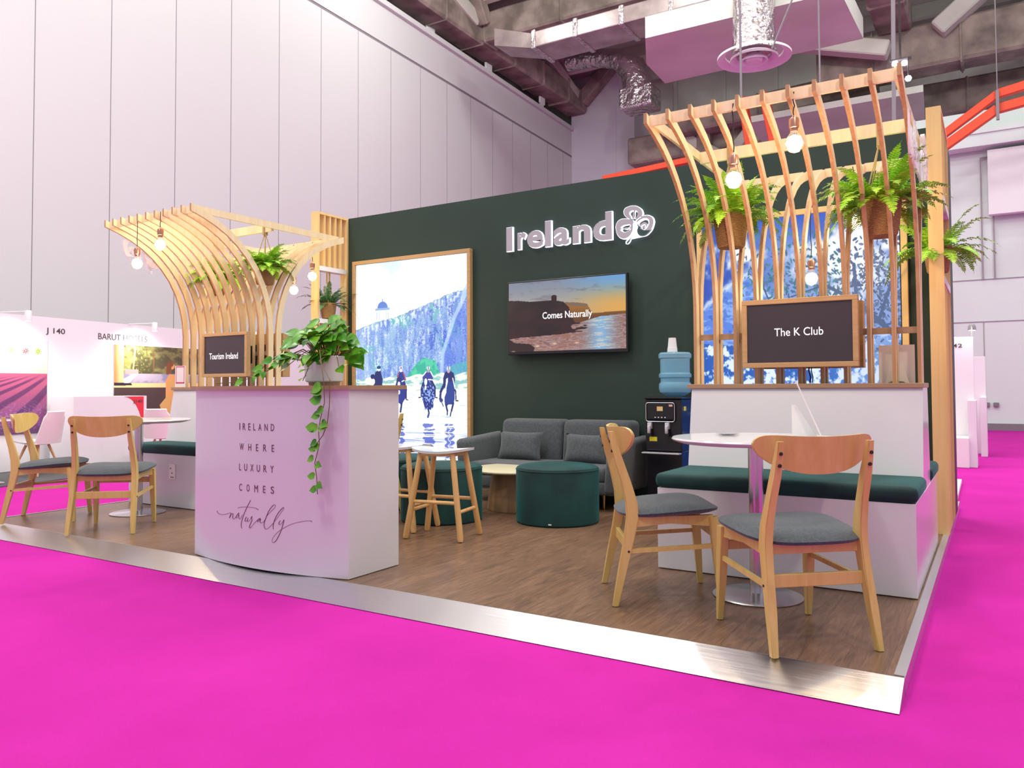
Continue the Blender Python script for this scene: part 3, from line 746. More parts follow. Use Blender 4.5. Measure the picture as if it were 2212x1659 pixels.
def art_lake(U, V, nx, ny):
    n1 = fbm(nx, ny, 5, 6, 101, 5); n2 = fbm(nx, ny, 40, 50, 111, 3); n3 = fbm(nx, ny, 14, 50, 121, 4); n4 = fbm(nx, ny, 22, 24, 131, 4)
    img = mixc(np.ones(U.shape+(3,))*C('3563cc'), C('2a50b8'), smooth(n1, .3, .7))
    cloud = smooth(n1+.35*(U-.2)-np.abs(V-.12)*1.5, .42, .60)*(V > .02)
    img = mixc(img, C('f6faff'), cloud)
    hill = np.interp(U[0], [0, .152, .25, .374, .5, .7, 1], [.33, .24, .20, .30, .38, .42, .45])[None, :]
    hl = mixc(np.ones_like(img)*C('5a86e6'), C('8fb4f6'), smooth(n3, .4, .6)); hl = mixc(hl, C('2a62cc'), smooth(n2, .55, .7)*.6)
    img = np.where((V > hill+.02*(n2-.5))[..., None], hl, img)
    edge = np.exp(-((V-hill+.02*(n2-.5))/.012)**2)
    img = mixc(img, C('dcecff'), edge*.85)
    reeds = V > .47+.05*(n4-.5)
    rd = mixc(np.ones_like(img)*C('1e5fc0'), C('e6f4ff'), smooth(n4*.5+n2*.5, .46, .58))
    rd = mixc(rd, C('bcd2ff'), smooth(U, .55, .9)*.45)
    img = np.where(reeds[..., None], rd, img)
    water = V > .62
    nw = fbm(nx, ny, 9, 60, 141, 4)
    wt = mixc(np.ones_like(img)*C('0e5cc0'), C('dff4ff'), smooth(nw, .57, .66)); wt = mixc(wt, C('7f9cf2'), smooth(U, .6, .95)*.6)
    img = np.where(water[..., None], wt, img)
    # tree branches and leaf spray on the upper right
    reg = smooth(U, .18, .5)*smooth(np.abs(V-.26+.05*np.sin(U*6)), .26, .08)
    img = mixc(img, C('e9f6ff'), reg*.45)
    rs = np.random.RandomState(9)
    for k in range(2600):
        u0 = .16+.84*rs.rand()**.75; v0 = .02+.5*rs.rand(); d0 = abs(v0-.26+.05*math.sin(u0*6))
        if rs.rand() > max(0, 1-d0/.25)*min(1, .25+u0): continue
        if lattice is None: pass
        a_ = rs.uniform(-.9, .9)+(1.2 if rs.rand() < .3 else 0); l_ = rs.uniform(.006, .014); w_ = l_*.38
        j0, j1 = int((u0-.02)*nx), int((u0+.02)*nx)+1; i0, i1 = int((v0-.02)*ny), int((v0+.02)*ny)+1
        j0 = max(j0, 0); i0 = max(i0, 0)
        uu = U[i0:i1, j0:j1]-u0; vv = V[i0:i1, j0:j1]-v0
        m_ = ((uu*math.cos(a_)+vv*math.sin(a_))/l_)**2+((-uu*math.sin(a_)+vv*math.cos(a_))/w_)**2 < 1
        c_ = C(['2a7a8a', '3f8f98', '3a6a90', '55759c'][rs.randint(4)]) if u0 < .75 else C(['4a6a96', '3f5a88', '5f7fa8'][rs.randint(3)])
        img[i0:i1, j0:j1][m_] = c_
    for a, b, w in (((.98, .46), (.80, .33), .011), ((.80, .33), (.66, .27), .007), ((.80, .34), (.79, .20), .008), ((.79, .2), (.72, .14), .005), ((.9, .40), (.97, .25), .007),
                    ((.66, .27), (.56, .34), .004), ((.56, .34), (.43, .32), .003), ((.30, .20), (.36, .30), .004), ((.36, .30), (.42, .37), .003), ((.62, .27), (.48, .30), .003), ((.70, .29), (.60, .40), .003)):
        img = np.where(stroke(U, V, a, b, w, 1.04)[..., None], C('3f5f8e'), img)
    return img

def art_coast(U, V, nx, ny):
    n1 = fbm(nx, ny, 6, 12, 201, 4); n2 = fbm(nx, ny, 14, 60, 211, 4)
    top = mixc(np.ones(U.shape+(3,))*C('a9b0c0'), C('8fc0ea'), smooth(U, .35, .95))
    low = mixc(np.ones_like(top)*C('c9c4be'), C('f0c57c'), smooth(U, .35, .95))
    img = mixc(top, low, smooth(V, 0, .42)); img = mixc(img, C('8f8e9a'), smooth(n1, .55, .75)*.5*(V < .3))
    sea = V > .51
    sx = mixc(np.ones_like(img)*C('b98f84'), C('c9b2b2'), smooth(n2, .4, .6)); sx = mixc(sx, C('8a5a52'), smooth(n2, .58, .7)*.6)
    glow = np.exp(-((U-.80)/.11)**2); sx = mixc(sx, C('a8d4f6'), glow*.9); sx = mixc(sx, C('f2ead8'), smooth(n2, .55, .62)*glow*.8)
    img = np.where(sea[..., None], sx, img)
    img = np.where(inpoly(U, V, [(.50, .33), (.60, .345), (.687, .37), (.705, .42), (.73, .50), (1.01, .49), (1.01, .53), (.80, .55), (.6, .63), (.5, .63)])[..., None], mixc(np.ones_like(img)*C('8a6238'), C('b88a4a'), smooth(V, .6, .4)), img)
    img = np.where(inpoly(U, V, [(.50, .325), (.60, .338), (.687, .365), (.70, .40), (.56, .385)])[..., None], C('a08c7c'), img)
    cliff = inpoly(U, V, [(-.01, .25), (.1, .262), (.19, .284), (.385, .287), (.43, .295), (.49, .318), (.536, .397), (.562, .547), (.59, .625), (.55, .66), (.561, .70), (.606, .749), (.434, .775), (.084, .80), (-.01, .82)])
    img = np.where(cliff[..., None], mixc(np.ones_like(img)*C('3b1c2c'), C('5a2c34'), smooth(n1, .3, .7)*.8), img)
    img = np.where(inpoly(U, V, [(-.01, .80), (.05, .87), (.19, .893), (.237, .95), (.22, 1.01), (-.01, 1.01)])[..., None], C('4a2c30'), img)
    for a, b, c, d in ((.60, .63, .03, .012), (.64, .70, .05, .016), (.58, .72, .03, .012), (.67, .665, .02, .008), (.62, .74, .03, .008), (.45, .765, .03, .01)):
        img = np.where(ell(U, V, a, b, c, d)[..., None], C('4a1c20'), img)
    img = np.where(inpoly(U, V, [(.386, .298), (.386, .235), (.43, .235), (.43, .298)])[..., None], C('4a1e26'), img)
    img = np.where((ell(U, V, .408, .238, .024, .026) & (V < .24))[..., None], C('4a1e26'), img)
    for a, b in ((.26, .93), (.41, .90), (.60, .90), (.04, 1.0)):
        img = mixc(img, C('ffe9d2'), np.exp(-((U-a)/.02)**2-((V-b)/.013)**2)*.9)
    return img**1.45

def art_lavender(U, V, nx, ny):
    img = mixc(np.ones(U.shape+(3,))*C('ead9dc'), C('f6d6b6'), smooth(V, .1, .36))
    h = .36
    d = np.maximum(V-h, .002)
    rows = .5+.5*np.sin((U-1.15)/(d+.10)*9+V*7)
    n = fbm(nx, ny, 60, 90, 301, 3)
    f = mixc(np.ones_like(img)*C('b45878'), C('7a4a82'), smooth(V, .4, 1.0)); f = mixc(f, C('4a2a58'), smooth(rows, .55, .2)*.7*smooth(V, .36, .46)*smooth(V, .95, .75)); f = mixc(f, C('b58ac0'), smooth(n, .55, .68)*.6*smooth(V, .6, .8))
    f = mixc(f, C('3f3040'), smooth(V, .86, 1.0)*.5)
    img = np.where((V > h)[..., None], f, img)
    for cx, c in ((.49, 'c23a4a'), (.63, '8fae4a'), (.77, '9a3a3a'), (.90, '8faf2a')):
        for k in range(8):
            a = k*PI/4; e = (cx+.032*math.cos(a), .125+.030*math.sin(a)); s = (cx+.012*math.cos(a), .125+.011*math.sin(a))
            img = np.where(stroke(U, V, s, e, .006, 1.0)[..., None], C(c), img)
    return img
def art_pool(U, V, nx, ny):
    n1 = fbm(nx, ny, 9, 10, 401, 4); n2 = fbm(nx, ny, 50, 40, 411, 3)
    img = mixc(np.ones(U.shape+(3,))*C('4a4a2c'), C('8a8a4a'), smooth(n1, .4, .62)); img = mixc(img, C('e8d27a'), smooth(n2, .56, .7)*.7*smooth(U, .8, .1)); img = mixc(img, C('6a5a52'), smooth(U, .45, .7)*.3)
    img = np.where(stroke(U, V, (.28, .45), (.31, .05), .012, .6)[..., None], C('c8a070'), img)
    img = np.where(stroke(U, V, (.60, .45), (.60, .1), .010, .6)[..., None], C('7a5a3a'), img)
    img = np.where((V > .52)[..., None], mixc(np.ones_like(img)*C('b0a6b4'), C('8f8aa4'), smooth(n1, .4, .6)), img)
    img = np.where(inpoly(U, V, [(.14, .62), (.30, .52), (.36, .52), (.24, .68), (.14, .74)])[..., None], C('f0dccb'), img)
    img = np.where(inpoly(U, V, [(.16, .44), (.36, .45), (.36, .52), (.16, .53)])[..., None], C('b59a94'), img)
    img = np.where((U < .14)[..., None], mixc(np.ones_like(img)*C('c8864a'), C('f0c08a'), smooth(U, 0, .1)), img)
    img = np.where((V > .70)[..., None], C('f2c98e'), img)
    img = np.where(inpoly(U, V, [(0, .69), (.25, .70), (.27, .74), (0, .75)])[..., None], C('2c2630'), img)
    img = np.where((V > .78)[..., None], C('4a3a36'), img)
    # seated woman: hair, face, shoulder, dress
    sk = C('d9985c')
    img = np.where(ell(U, V, .90, .37, .045, .06)[..., None], sk, img)
    img = np.where(inpoly(U, V, [(.80, .64), (.86, .52), (.94, .54), (.98, .66), (.97, .84), (.97, 1.0), (.80, 1.05)])[..., None], sk, img)
    img = np.where(inpoly(U, V, [(.86, .60), (.97, .62), (1.02, .74), (.99, .90), (1.06, 1.2), (1.04, 1.5), (.80, 1.5), (.70, 1.12), (.80, .98), (.83, .80)])[..., None], C('cfa060'), img)
    img = np.where((ell(U, V, .87, .33, .055, .055) | inpoly(U, V, [(.815, .33), (.89, .34), (.89, .44), (.85, .53), (.80, .53)]))[..., None], C('7a4a30'), img)
    img = np.where(stroke(U, V, (.83, .64), (.84, .92), .024, .6)[..., None], sk, img)
    img = np.where(stroke(U, V, (.84, .92), (.96, .98), .018, .6)[..., None], sk, img)
    return img

SCRW = 1.0
t = thing('light_box', 'tall glowing picture of four horse riders below a cliff, in a timber frame', 'light box', (-5.35, WY, 1.4))
picture('lit_graphic', t, -6.125, -4.585, .33, 2.53, WY-.03, 460, 620, art_riders, 1.2)
picture_frame(t, -6.165, -4.545, .29, 2.572, WY-.055, WY-.002, .04, oakframe)
bm = bm_new(); box(bm, -6.13, -4.58, WY-.026, WY-.002, .32, 2.54); obj('back_panel', bm, blackm, t)
t = thing('light_box', 'tall glowing picture of a blue lake and tree behind the right pergola', 'light box', (-1.35, WY, 1.4))
picture('lit_graphic', t, -2.13, -.60, .33, 2.53, WY-.03, 470, 560, art_lake, 1.0)
picture_frame(t, -2.17, -.545, .29, 2.572, WY-.055, WY-.002, .045, yellowwood)
bm = bm_new(); box(bm, -2.14, -.58, WY-.026, WY-.002, .32, 2.54); obj('back_panel', bm, blackm, t)
t = thing('television', 'flat black television showing a coastal cliff at sunset', 'television', (-3.43, 6.55, 1.8))
bm = bm_new(); box(bm, -4.07, -2.797, 6.505, 6.55, 1.462, 2.178, .006); obj('television_body', bm, blackp, t)
bm = bm_new(); box(bm, -3.75, -3.1, 6.55, 6.599, 1.6, 2.05); obj('wall_bracket', bm, blackm, t)
picture('screen', t, -4.052, -2.813, 1.492, 2.163, 6.503, 260, 150, art_coast, .85, .2)
text_mesh('Comes Naturally', (-3.671, 1.777, -3.148, 1.862, 6.500), textw, 'screen_text', t, .0005, .006)
# Ireland wall sign
def shamrock_loops(f):
    px = [[(1607, 335), (1560, 312), (1522, 272), (1525, 228), (1562, 204), (1612, 196), (1658, 210), (1688, 248), (1686, 290), (1656, 328), (1628, 343), (1618, 338)],
          [(1601, 322), (1580, 292), (1568, 262), (1576, 248), (1612, 240)], [(1618, 322), (1640, 296), (1650, 262), (1645, 248), (1622, 240)],
          [(1602, 338), (1530, 318), (1474, 332), (1444, 378), (1446, 430), (1466, 480), (1502, 503), (1546, 494), (1586, 452), (1606, 400), (1608, 355)],
          [(1486, 404), (1500, 385), (1530, 374), (1584, 380), (1572, 398), (1530, 404)], [(1486, 414), (1535, 416), (1582, 412), (1555, 434), (1515, 444)],
          [(1622, 358), (1656, 310), (1706, 288), (1757, 290), (1787, 320), (1782, 385), (1752, 438), (1704, 472), (1656, 466), (1632, 424), (1640, 385), (1630, 366)],
          [(1640, 360), (1685, 318), (1728, 312), (1754, 336), (1742, 388), (1712, 420), (1680, 422), (1674, 396), (1694, 372), (1722, 376), (1712, 398), (1716, 384), (1694, 386), (1698, 408), (1722, 398), (1734, 366), (1716, 348), (1680, 362), (1655, 388)],
          [(1608, 348), (1616, 348), (1612, 420), (1584, 490), (1548, 547), (1533, 544), (1566, 490), (1598, 420)]]
    return [[f(a, b) for a, b in lp] for lp in px]
fx = lambda x, y: (-2.744+.0010375*(x-1620), 2.632-.0001185*(x-1620)-.0009666*(y-350))
t = thing('wall_sign', 'white halo lit Ireland lettering with shamrock on the green wall', 'sign', (-3.35, 6.6, 2.6))
LT = [('I', -4.119, -4.042, 2.494, 2.738), ('r', -3.99, -3.886, 2.500, 2.672), ('e', -3.880, -3.693, 2.500, 2.676), ('l', -3.678, -3.604, 2.497, 2.752), ('a', -3.585, -3.408, 2.497, 2.672), ('n', -3.379, -3.184, 2.497, 2.672), ('d', -3.165, -2.967, 2.497, 2.765)]
for ch, a, b, c, d in LT:
    l = text_mesh(ch, (a+.004, c+.004, b-.004, d-.004, 6.565), letterface, 'letter', t, .003, .034 if ch != 'I' else .03)
    text_mesh(ch, (a, c, b, d, 6.594), haloem, 'letter_edge', l, .022, .046)
bm = loops_mesh(shamrock_loops(fx), .003)
for v in bm.verts: v.co = (v.co.x, 6.563+v.co.z, v.co.y)
l = obj('shamrock', bm, letterface, t)
bm = loops_mesh(shamrock_loops(fx), .013, 1.06, .80)
for v in bm.verts: v.co = (v.co.x, 6.58+v.co.z, v.co.y)
obj('shamrock_edge', bm, haloem, l)
# ------------------------------------------------------------------ double sided bench, pergola
def rounded_cushion(bm, x0, x1, y0, y1, z0, z1, r=.03):
    box(bm, x0, x1, y0, y1, z0, z1, r, 4)
def bench(xa, xb, yf, ym, yr, lab):
    t = thing('banquette', lab, 'bench', ((xa+xb)/2, ym, PH), group='double sided banquettes')
    bm = bm_new()
    box(bm, xa, xb, yf, yr, PH+.004, .582, .003, 1)
    obj('bench_base', bm, laminate, t)
    bm = bm_new()
    prism(bm, [(ym-.26, .582), (ym-.165, 1.135), (ym+.165, 1.135), (ym+.26, .582)], xa+.003, xb-.003, 'yz')
    obj('backrest_panel', bm, laminate, t)
    bm = bm_new(); box(bm, xa-.022, xb+.003, ym-.180, ym+.18, 1.135, 1.162, .002, 1); obj('top_ledge', bm, ledgewood, t)
    for a, b, s in ((yf-.015, ym-.235, 0), (ym+.235, yr+.015, 1)):
        bm = bm_new(); box(bm, xa-.012, xb+.012, a, b, .584, .663, .03, 4)
        c = obj('seat_cushion', bm, teal, t, True)
    return t
B_R = bench(-1.634, -.335, 4.195, 4.96, 5.73, 'white gloss banquette with teal seat pad under the right pergola')
B_L = bench(-6.664, -5.365, 4.205, 4.815, 5.43, 'white gloss banquette with teal seat pad behind the counter, under the left pergola')
t = B_L
bm = bm_new(); box(bm, -6.07, -5.99, 4.196, 4.205, .37, .50, .003); s_ = obj('power_socket', bm, whiteplastic, t)
bm = bm_new()
for a, b in ((-6.05, .46), (-6.03, .42), (-6.04, .385), (-6.015, .385)): box(bm, a, a+.008, 4.193, 4.197, b, b+.01)
obj('socket_slots', bm, blackm, s_)

def pergola(name, lab, xs, ym, zt, reach, grp):
    t = thing(name, lab, 'pergola', ((xs[0]+xs[-1])/2, ym, 1.162), group=grp)
    k = (zt-1.162)/(2.645-1.162)
    prof = [(0, 1.162), (0, 1.45), (0, 1.66), (.012, 1.80), (.04, 1.94), (.085, 2.07), (.15, 2.20), (.23, 2.31), (.32, 2.405), (.42, 2.485), (.53, 2.55), (.64, 2.598), (.76, 2.640)]
    def slat(x, s, nm):
        bm = bm_new(); pts = []; secs = []
        P = [(s*(.044+d*reach/.76), 1.162+(z-1.162)*k) for d, z in prof]
        for i, (d, z) in enumerate(P):
            a = P[max(0, i-1)]; b = P[min(len(P)-1, i+1)]
            tn = Vector((0, b[0]-a[0], b[1]-a[1])).normalized(); nn = Vector((0, -tn.z, tn.y))
            w = .028
            if i == len(P)-1:
                nn = Vector((0, 0, 1)) if s > 0 else Vector((0, 0, -1)); w = .030
            if s > 0: nn = -nn if nn.y > 0 and i < 3 else nn
            pts.append((x, ym+d, z)); secs.append((Vector((.0098, 0, 0)), nn*w))
        # keep section direction continuous
        for i in range(1, len(secs)):
            if secs[i][1].dot(secs[i-1][1]) < 0: secs[i] = (secs[i][0], -secs[i][1])
        # denser curve
        strip(bm, pts, secs)
        bm.normal_update()
        bmesh.ops.recalc_face_normals(bm, faces=bm.faces)
        o = obj(nm, bm, [birch, plyend], t)
        for p in o.data.polygons:
            if abs(p.normal.x) < .5: p.material_index = 1
        return o
    for x in xs:
        slat(x, -1, 'front_rib'); slat(x, 1, 'rear_rib')
    xa, xb = xs[0], xs[-1]
    for s, nm in ((-1, 'front_fascia'), (1, 'rear_fascia')):
        yy = ym+s*(.044+reach-.045); zz = zt-.012
        bm = bm_new()
        for x0_, x1_ in zip(xs, xs[1:]): box(bm, x0_+.009, x1_-.009, yy-.009, yy+.009, zz-.03, zz+.028)
        obj(nm, bm, birch, t)
    for x in (xa+.018, xb-.018):
        bm = bm_new(); box(bm, x-.009, x+.009, ym-reach-.0, ym+reach+.0, zt-.035, zt+.022); obj('end_rail', bm, birch, t)
    bm = bm_new(); box(bm, xa+.027, xb-.027, ym-.011, ym+.011, zt-.055, zt+.02); obj('cross_beam', bm, birch, t)
    bm = bm_new(); box(bm, xa+.009, xb-.009, ym-.009, ym+.009, 1.445, 1.482); obj('mid_rail', bm, ledgewood, t)
    return t
plyend = wood('ply_laminated_edge', (.40, .22, .10), (.54, .32, .16), 'z', .6, 40)
XR = [-1.638+.1280*i for i in range(11)]
XL = [-6.665+.1190*i for i in range(11)]
pergola('curved_pergola', 'tall curved birch rib canopy on the right banquette', XR, 4.965, 2.655, .84, 'curved birch canopies')
pergola('curved_pergola', 'curved birch rib canopy on the left banquette behind the counter', XL, 4.82, 2.615, .82, 'curved birch canopies')

def name_board(lab, xa, xb, z0, z1, yf, yb, txt, tb, grp='framed name screens'):
    t = thing('name_screen', lab, 'screen', ((xa+xb)/2, yf, z0), group=grp)
    picture_frame(t, xa, xb, z0, z1, yf, yf+.045, .030, oakframe)
    bm = bm_new(); box(bm, xa+.030, xb-.030, yf+.010, yf+.04, z0+.030, z1-.030); obj('display', bm, screenoff, t)
    text_mesh(txt, (tb[0], tb[1], tb[2], tb[3], yf+.0095), textw, 'display_text', t, .0005, 0)
    bm = bm_new(); box(bm, xa+.1, xb-.1, yf+.045, yb, z0+.12, z1-.12); obj('back_bracket', bm, blackm, t)
    return t
name_board('framed dark screen reading The K Club on the right canopy', -1.301, -.651, 1.257, 1.664, 4.755, 4.892, 'The K Club', (-1.112, 1.443, -.838, 1.49))
name_board('framed dark screen reading Tourism Ireland on the left canopy', -6.185, -5.575, 1.252, 1.650, 4.60, 4.747, 'Tourism Ireland', (-6.09, 1.412, -5.70, 1.468))
# rear facing screens on the other side of each canopy
for (xa, xb, z0, z1, yf, lab) in ((-1.325, -.668, 1.257, 1.660, 5.075, 'back of the timber framed screen facing away, right canopy'),
                                  (-6.10, -5.49, 1.252, 1.65, 4.935, 'back of the timber framed screen facing away, left canopy')):
    t = thing('name_screen', lab, 'screen', ((xa+xb)/2, yf, z0), group='rear facing name screens')
    bm = bm_new(); box(bm, xa, xb, yf, yf+.085, z0, z1, .003); obj('screen_casing', bm, oakframe, t)
    bm = bm_new(); box(bm, xa+.12, xb-.12, yf-.03, yf, z0+.1, z1-.1); obj('back_bracket', bm, blackm, t)
bm = bm_new(); pts = [(-.965, 4.955, 1.60), (-.95, 4.94, 1.30), (-.958, 4.96, 1.24), (-.945, 4.94, 1.2), (-.955, 4.97, 1.17)]
tube(bm, pts, .004, 6); tube(bm, [(p[0]+.012, p[1]+.01, p[2]) for p in pts], .003, 6)
tag(obj('screen_cable', bm, cordm), 'black cable dangling under the right name screen', 'cable')

# acrylic lettering on the canopy flanks
def flank_sign(x, y0, y1, zb, face, lab):
    t = thing('flank_sign', lab, 'sign', (x, (y0+y1)/2, zb), group='clear acrylic canopy signs')
    # face=+1 reads from +X (runs towards +Y), -1 reads from -X (runs towards -Y)
    L = y1-y0
    def conv(bm):
        for v in bm.verts:
            s, d, z = v.co.x, v.co.y, v.co.z
            v.co = (x-face*d*1.0, (y0+s) if face > 0 else (y1-s), z)
    wds = [(0.0, .055), (.085, .16), (.165, .295), (.31, .36), (.375, .50), (.52, .655), (.67, .81)]
    hs = [.62, .45, .45, .70, .45, .45, .70]
    for ch, (a, b), h in zip('Ireland', wds, hs):
        cu = text_mesh(ch, (a*L/1.25, zb, b*L/1.25, zb+h*.36*L/1.25, 0), acrylic, 'letter', None, .011, .02, world=False)
        bm = bm_new(); bm.from_mesh(cu.data); bpy.data.objects.remove(cu); conv(bm)
        obj('letter', bm, acrylic, t)
    bm = loops_mesh(shamrock_loops(lambda a, b: ((.84+(a-1440)/350*.40)*L/1.25, zb-.03+(548-b)/350*.40*L/1.25)), .011)
    for v in bm.verts: v.co = (v.co.x, -v.co.z, v.co.y)
    conv(bm); obj('shamrock', bm, acrylic, t)
flank_sign(-.345, 4.30, 5.55, 2.30, 1, 'clear acrylic letters seen edge-on down the right side of the right canopy')
flank_sign(-6.68, 4.12, 5.35, 2.25, -1, 'clear acrylic letters and shamrock on the far side of the left canopy')

# ------------------------------------------------------------------ counter
t = thing('reception_counter', 'white gloss reception counter with curved front and brown wooden top', 'counter', (-3.58, 3.3, PH))
CC = -3.58
def cfront(x): return 3.100-.085*(1-((x-CC)/.64)**2)
n = 24
fr = [(-4.22+1.28*i/n, cfront(-4.22+1.28*i/n)) for i in range(n+1)]
bm = bm_new(); prism(bm, fr+[(-2.94, 3.508), (-4.22, 3.508)], PH+.004, 1.140, 'xy'); obj('counter_body', bm, laminate, t, True)
fr2 = [(-4.245+1.32*i/n, cfront(-4.22+1.28*i/n)-.018) for i in range(n+1)]
bm = bm_new(); prism(bm, fr2+[(-2.905, 3.54), (-4.27, 3.54)], 1.140, 1.163, 'xy'); obj('counter_top', bm, ledgewood, t)
bm = bm_new(); prism(bm, [(a*1.0, b+.012) for a, b in fr]+[(-2.945, 3.50), (-4.215, 3.50)], PH+.0005, PH+.005, 'xy'); obj('base_gap', bm, blackm, t)
cf = lambda x: cfront(x)-.0012-3.0
for s, (x0, z0, x1, z1) in (('IRELAND', (-3.714, .911, -3.426, .950)), ('WHERE', (-3.710, .795, -3.425, .834)), ('LUXURY', (-3.714, .679, -3.428, .718)), ('COMES', (-3.712, .563, -3.424, .603))):
    wd = {'I': .006, 'W': .036, 'M': .030, 'E': .019, 'L': .018}; cw = lambda c_: wd.get(c_, .025)
    gap = ((x1-x0)-sum(cw(c_) for c_ in s))/(len(s)-1); xx = x0
    for c_ in s:
        text_mesh(c_, (xx, z0, xx+cw(c_), z1, 3.0), textplum, 'letter', t, .0006, 0, curve=cf); xx += cw(c_)+gap
SCRIPT = [[(-3.934,0.426),(-3.929,0.417),(-3.906,0.410),(-3.867,0.411),(-3.829,0.419),(-3.791,0.428),(-3.795,0.415),(-3.805,0.396),(-3.783,0.420),(-3.772,0.427),(-3.770,0.417),(-3.773,0.402),(-3.763,0.395),(-3.748,0.404),(-3.734,0.420),(-3.717,0.434),(-3.715,0.431),(-3.734,0.419),(-3.740,0.406),(-3.731,0.405),(-3.715,0.425),(-3.715,0.413),(-3.710,0.401),(-3.698,0.405),(-3.682,0.428),],[(-3.611,0.515),(-3.641,0.474),(-3.668,0.432),(-3.689,0.387),(-3.692,0.362),(-3.687,0.350),],[(-3.726,0.463),(-3.683,0.471),(-3.627,0.475),(-3.572,0.474),(-3.545,0.466),],[(-3.646,0.418),(-3.658,0.402),(-3.656,0.391),(-3.642,0.397),(-3.631,0.413),(-3.638,0.400),(-3.631,0.392),(-3.617,0.402),(-3.601,0.425),(-3.599,0.419),(-3.604,0.413),(-3.597,0.407),(-3.608,0.388),(-3.619,0.368),(-3.617,0.357),(-3.603,0.366),(-3.572,0.394),(-3.554,0.408),(-3.536,0.420),(-3.531,0.417),(-3.549,0.406),(-3.554,0.398),(-3.542,0.401),(-3.528,0.416),(-3.531,0.400),(-3.522,0.394),(-3.500,0.406),(-3.482,0.432),(-3.451,0.461),(-3.421,0.485),(-3.414,0.498),(-3.421,0.503),(-3.438,0.493),(-3.465,0.463),(-3.487,0.422),(-3.500,0.391),(-3.495,0.370),(-3.482,0.363),(-3.464,0.373),(-3.438,0.393),(-3.407,0.423),(-3.373,0.462),(-3.354,0.484),(-3.354,0.493),(-3.369,0.483),(-3.395,0.457),(-3.416,0.425),(-3.429,0.391),(-3.428,0.367),],[(-3.377,0.418),(-3.388,0.404),(-3.383,0.396),(-3.370,0.402),(-3.351,0.425),(-3.359,0.397),(-3.372,0.363),(-3.394,0.325),(-3.415,0.300),(-3.433,0.294),(-3.438,0.304),(-3.424,0.328),(-3.394,0.355),(-3.351,0.380),(-3.300,0.404),(-3.249,0.419),(-3.203,0.428),(-3.168,0.431),(-3.164,0.426),],]
bm = bm_new()
for st in SCRIPT:
    # smooth the stroke
    P = [Vector((a, 0, b)) for a, b in st]; Q = []
    for i in range(len(P)-1):
        p0 = P[max(0, i-1)]; p1 = P[i]; p2 = P[i+1]; p3 = P[min(len(P)-1, i+2)]
        for k in range(5):
            u = k/5
            Q.append(.5*((2*p1)+(p2-p0)*u+(2*p0-5*p1+4*p2-p3)*u*u+(3*p1-p0-3*p2+p3)*u**3))
    Q.append(P[-1])
    rad = []
    for i in range(len(Q)):
        d = Q[min(i+1, len(Q)-1)]-Q[max(0, i-1)]
        rad.append(.0010+.0013*max(0, -d.z)/(d.length+1e-6))
    tube(bm, [(q.x, cfront(q.x)-.0005, q.z) for q in Q], rad, 6)
obj('script_lettering', bm, textplum, t, True)

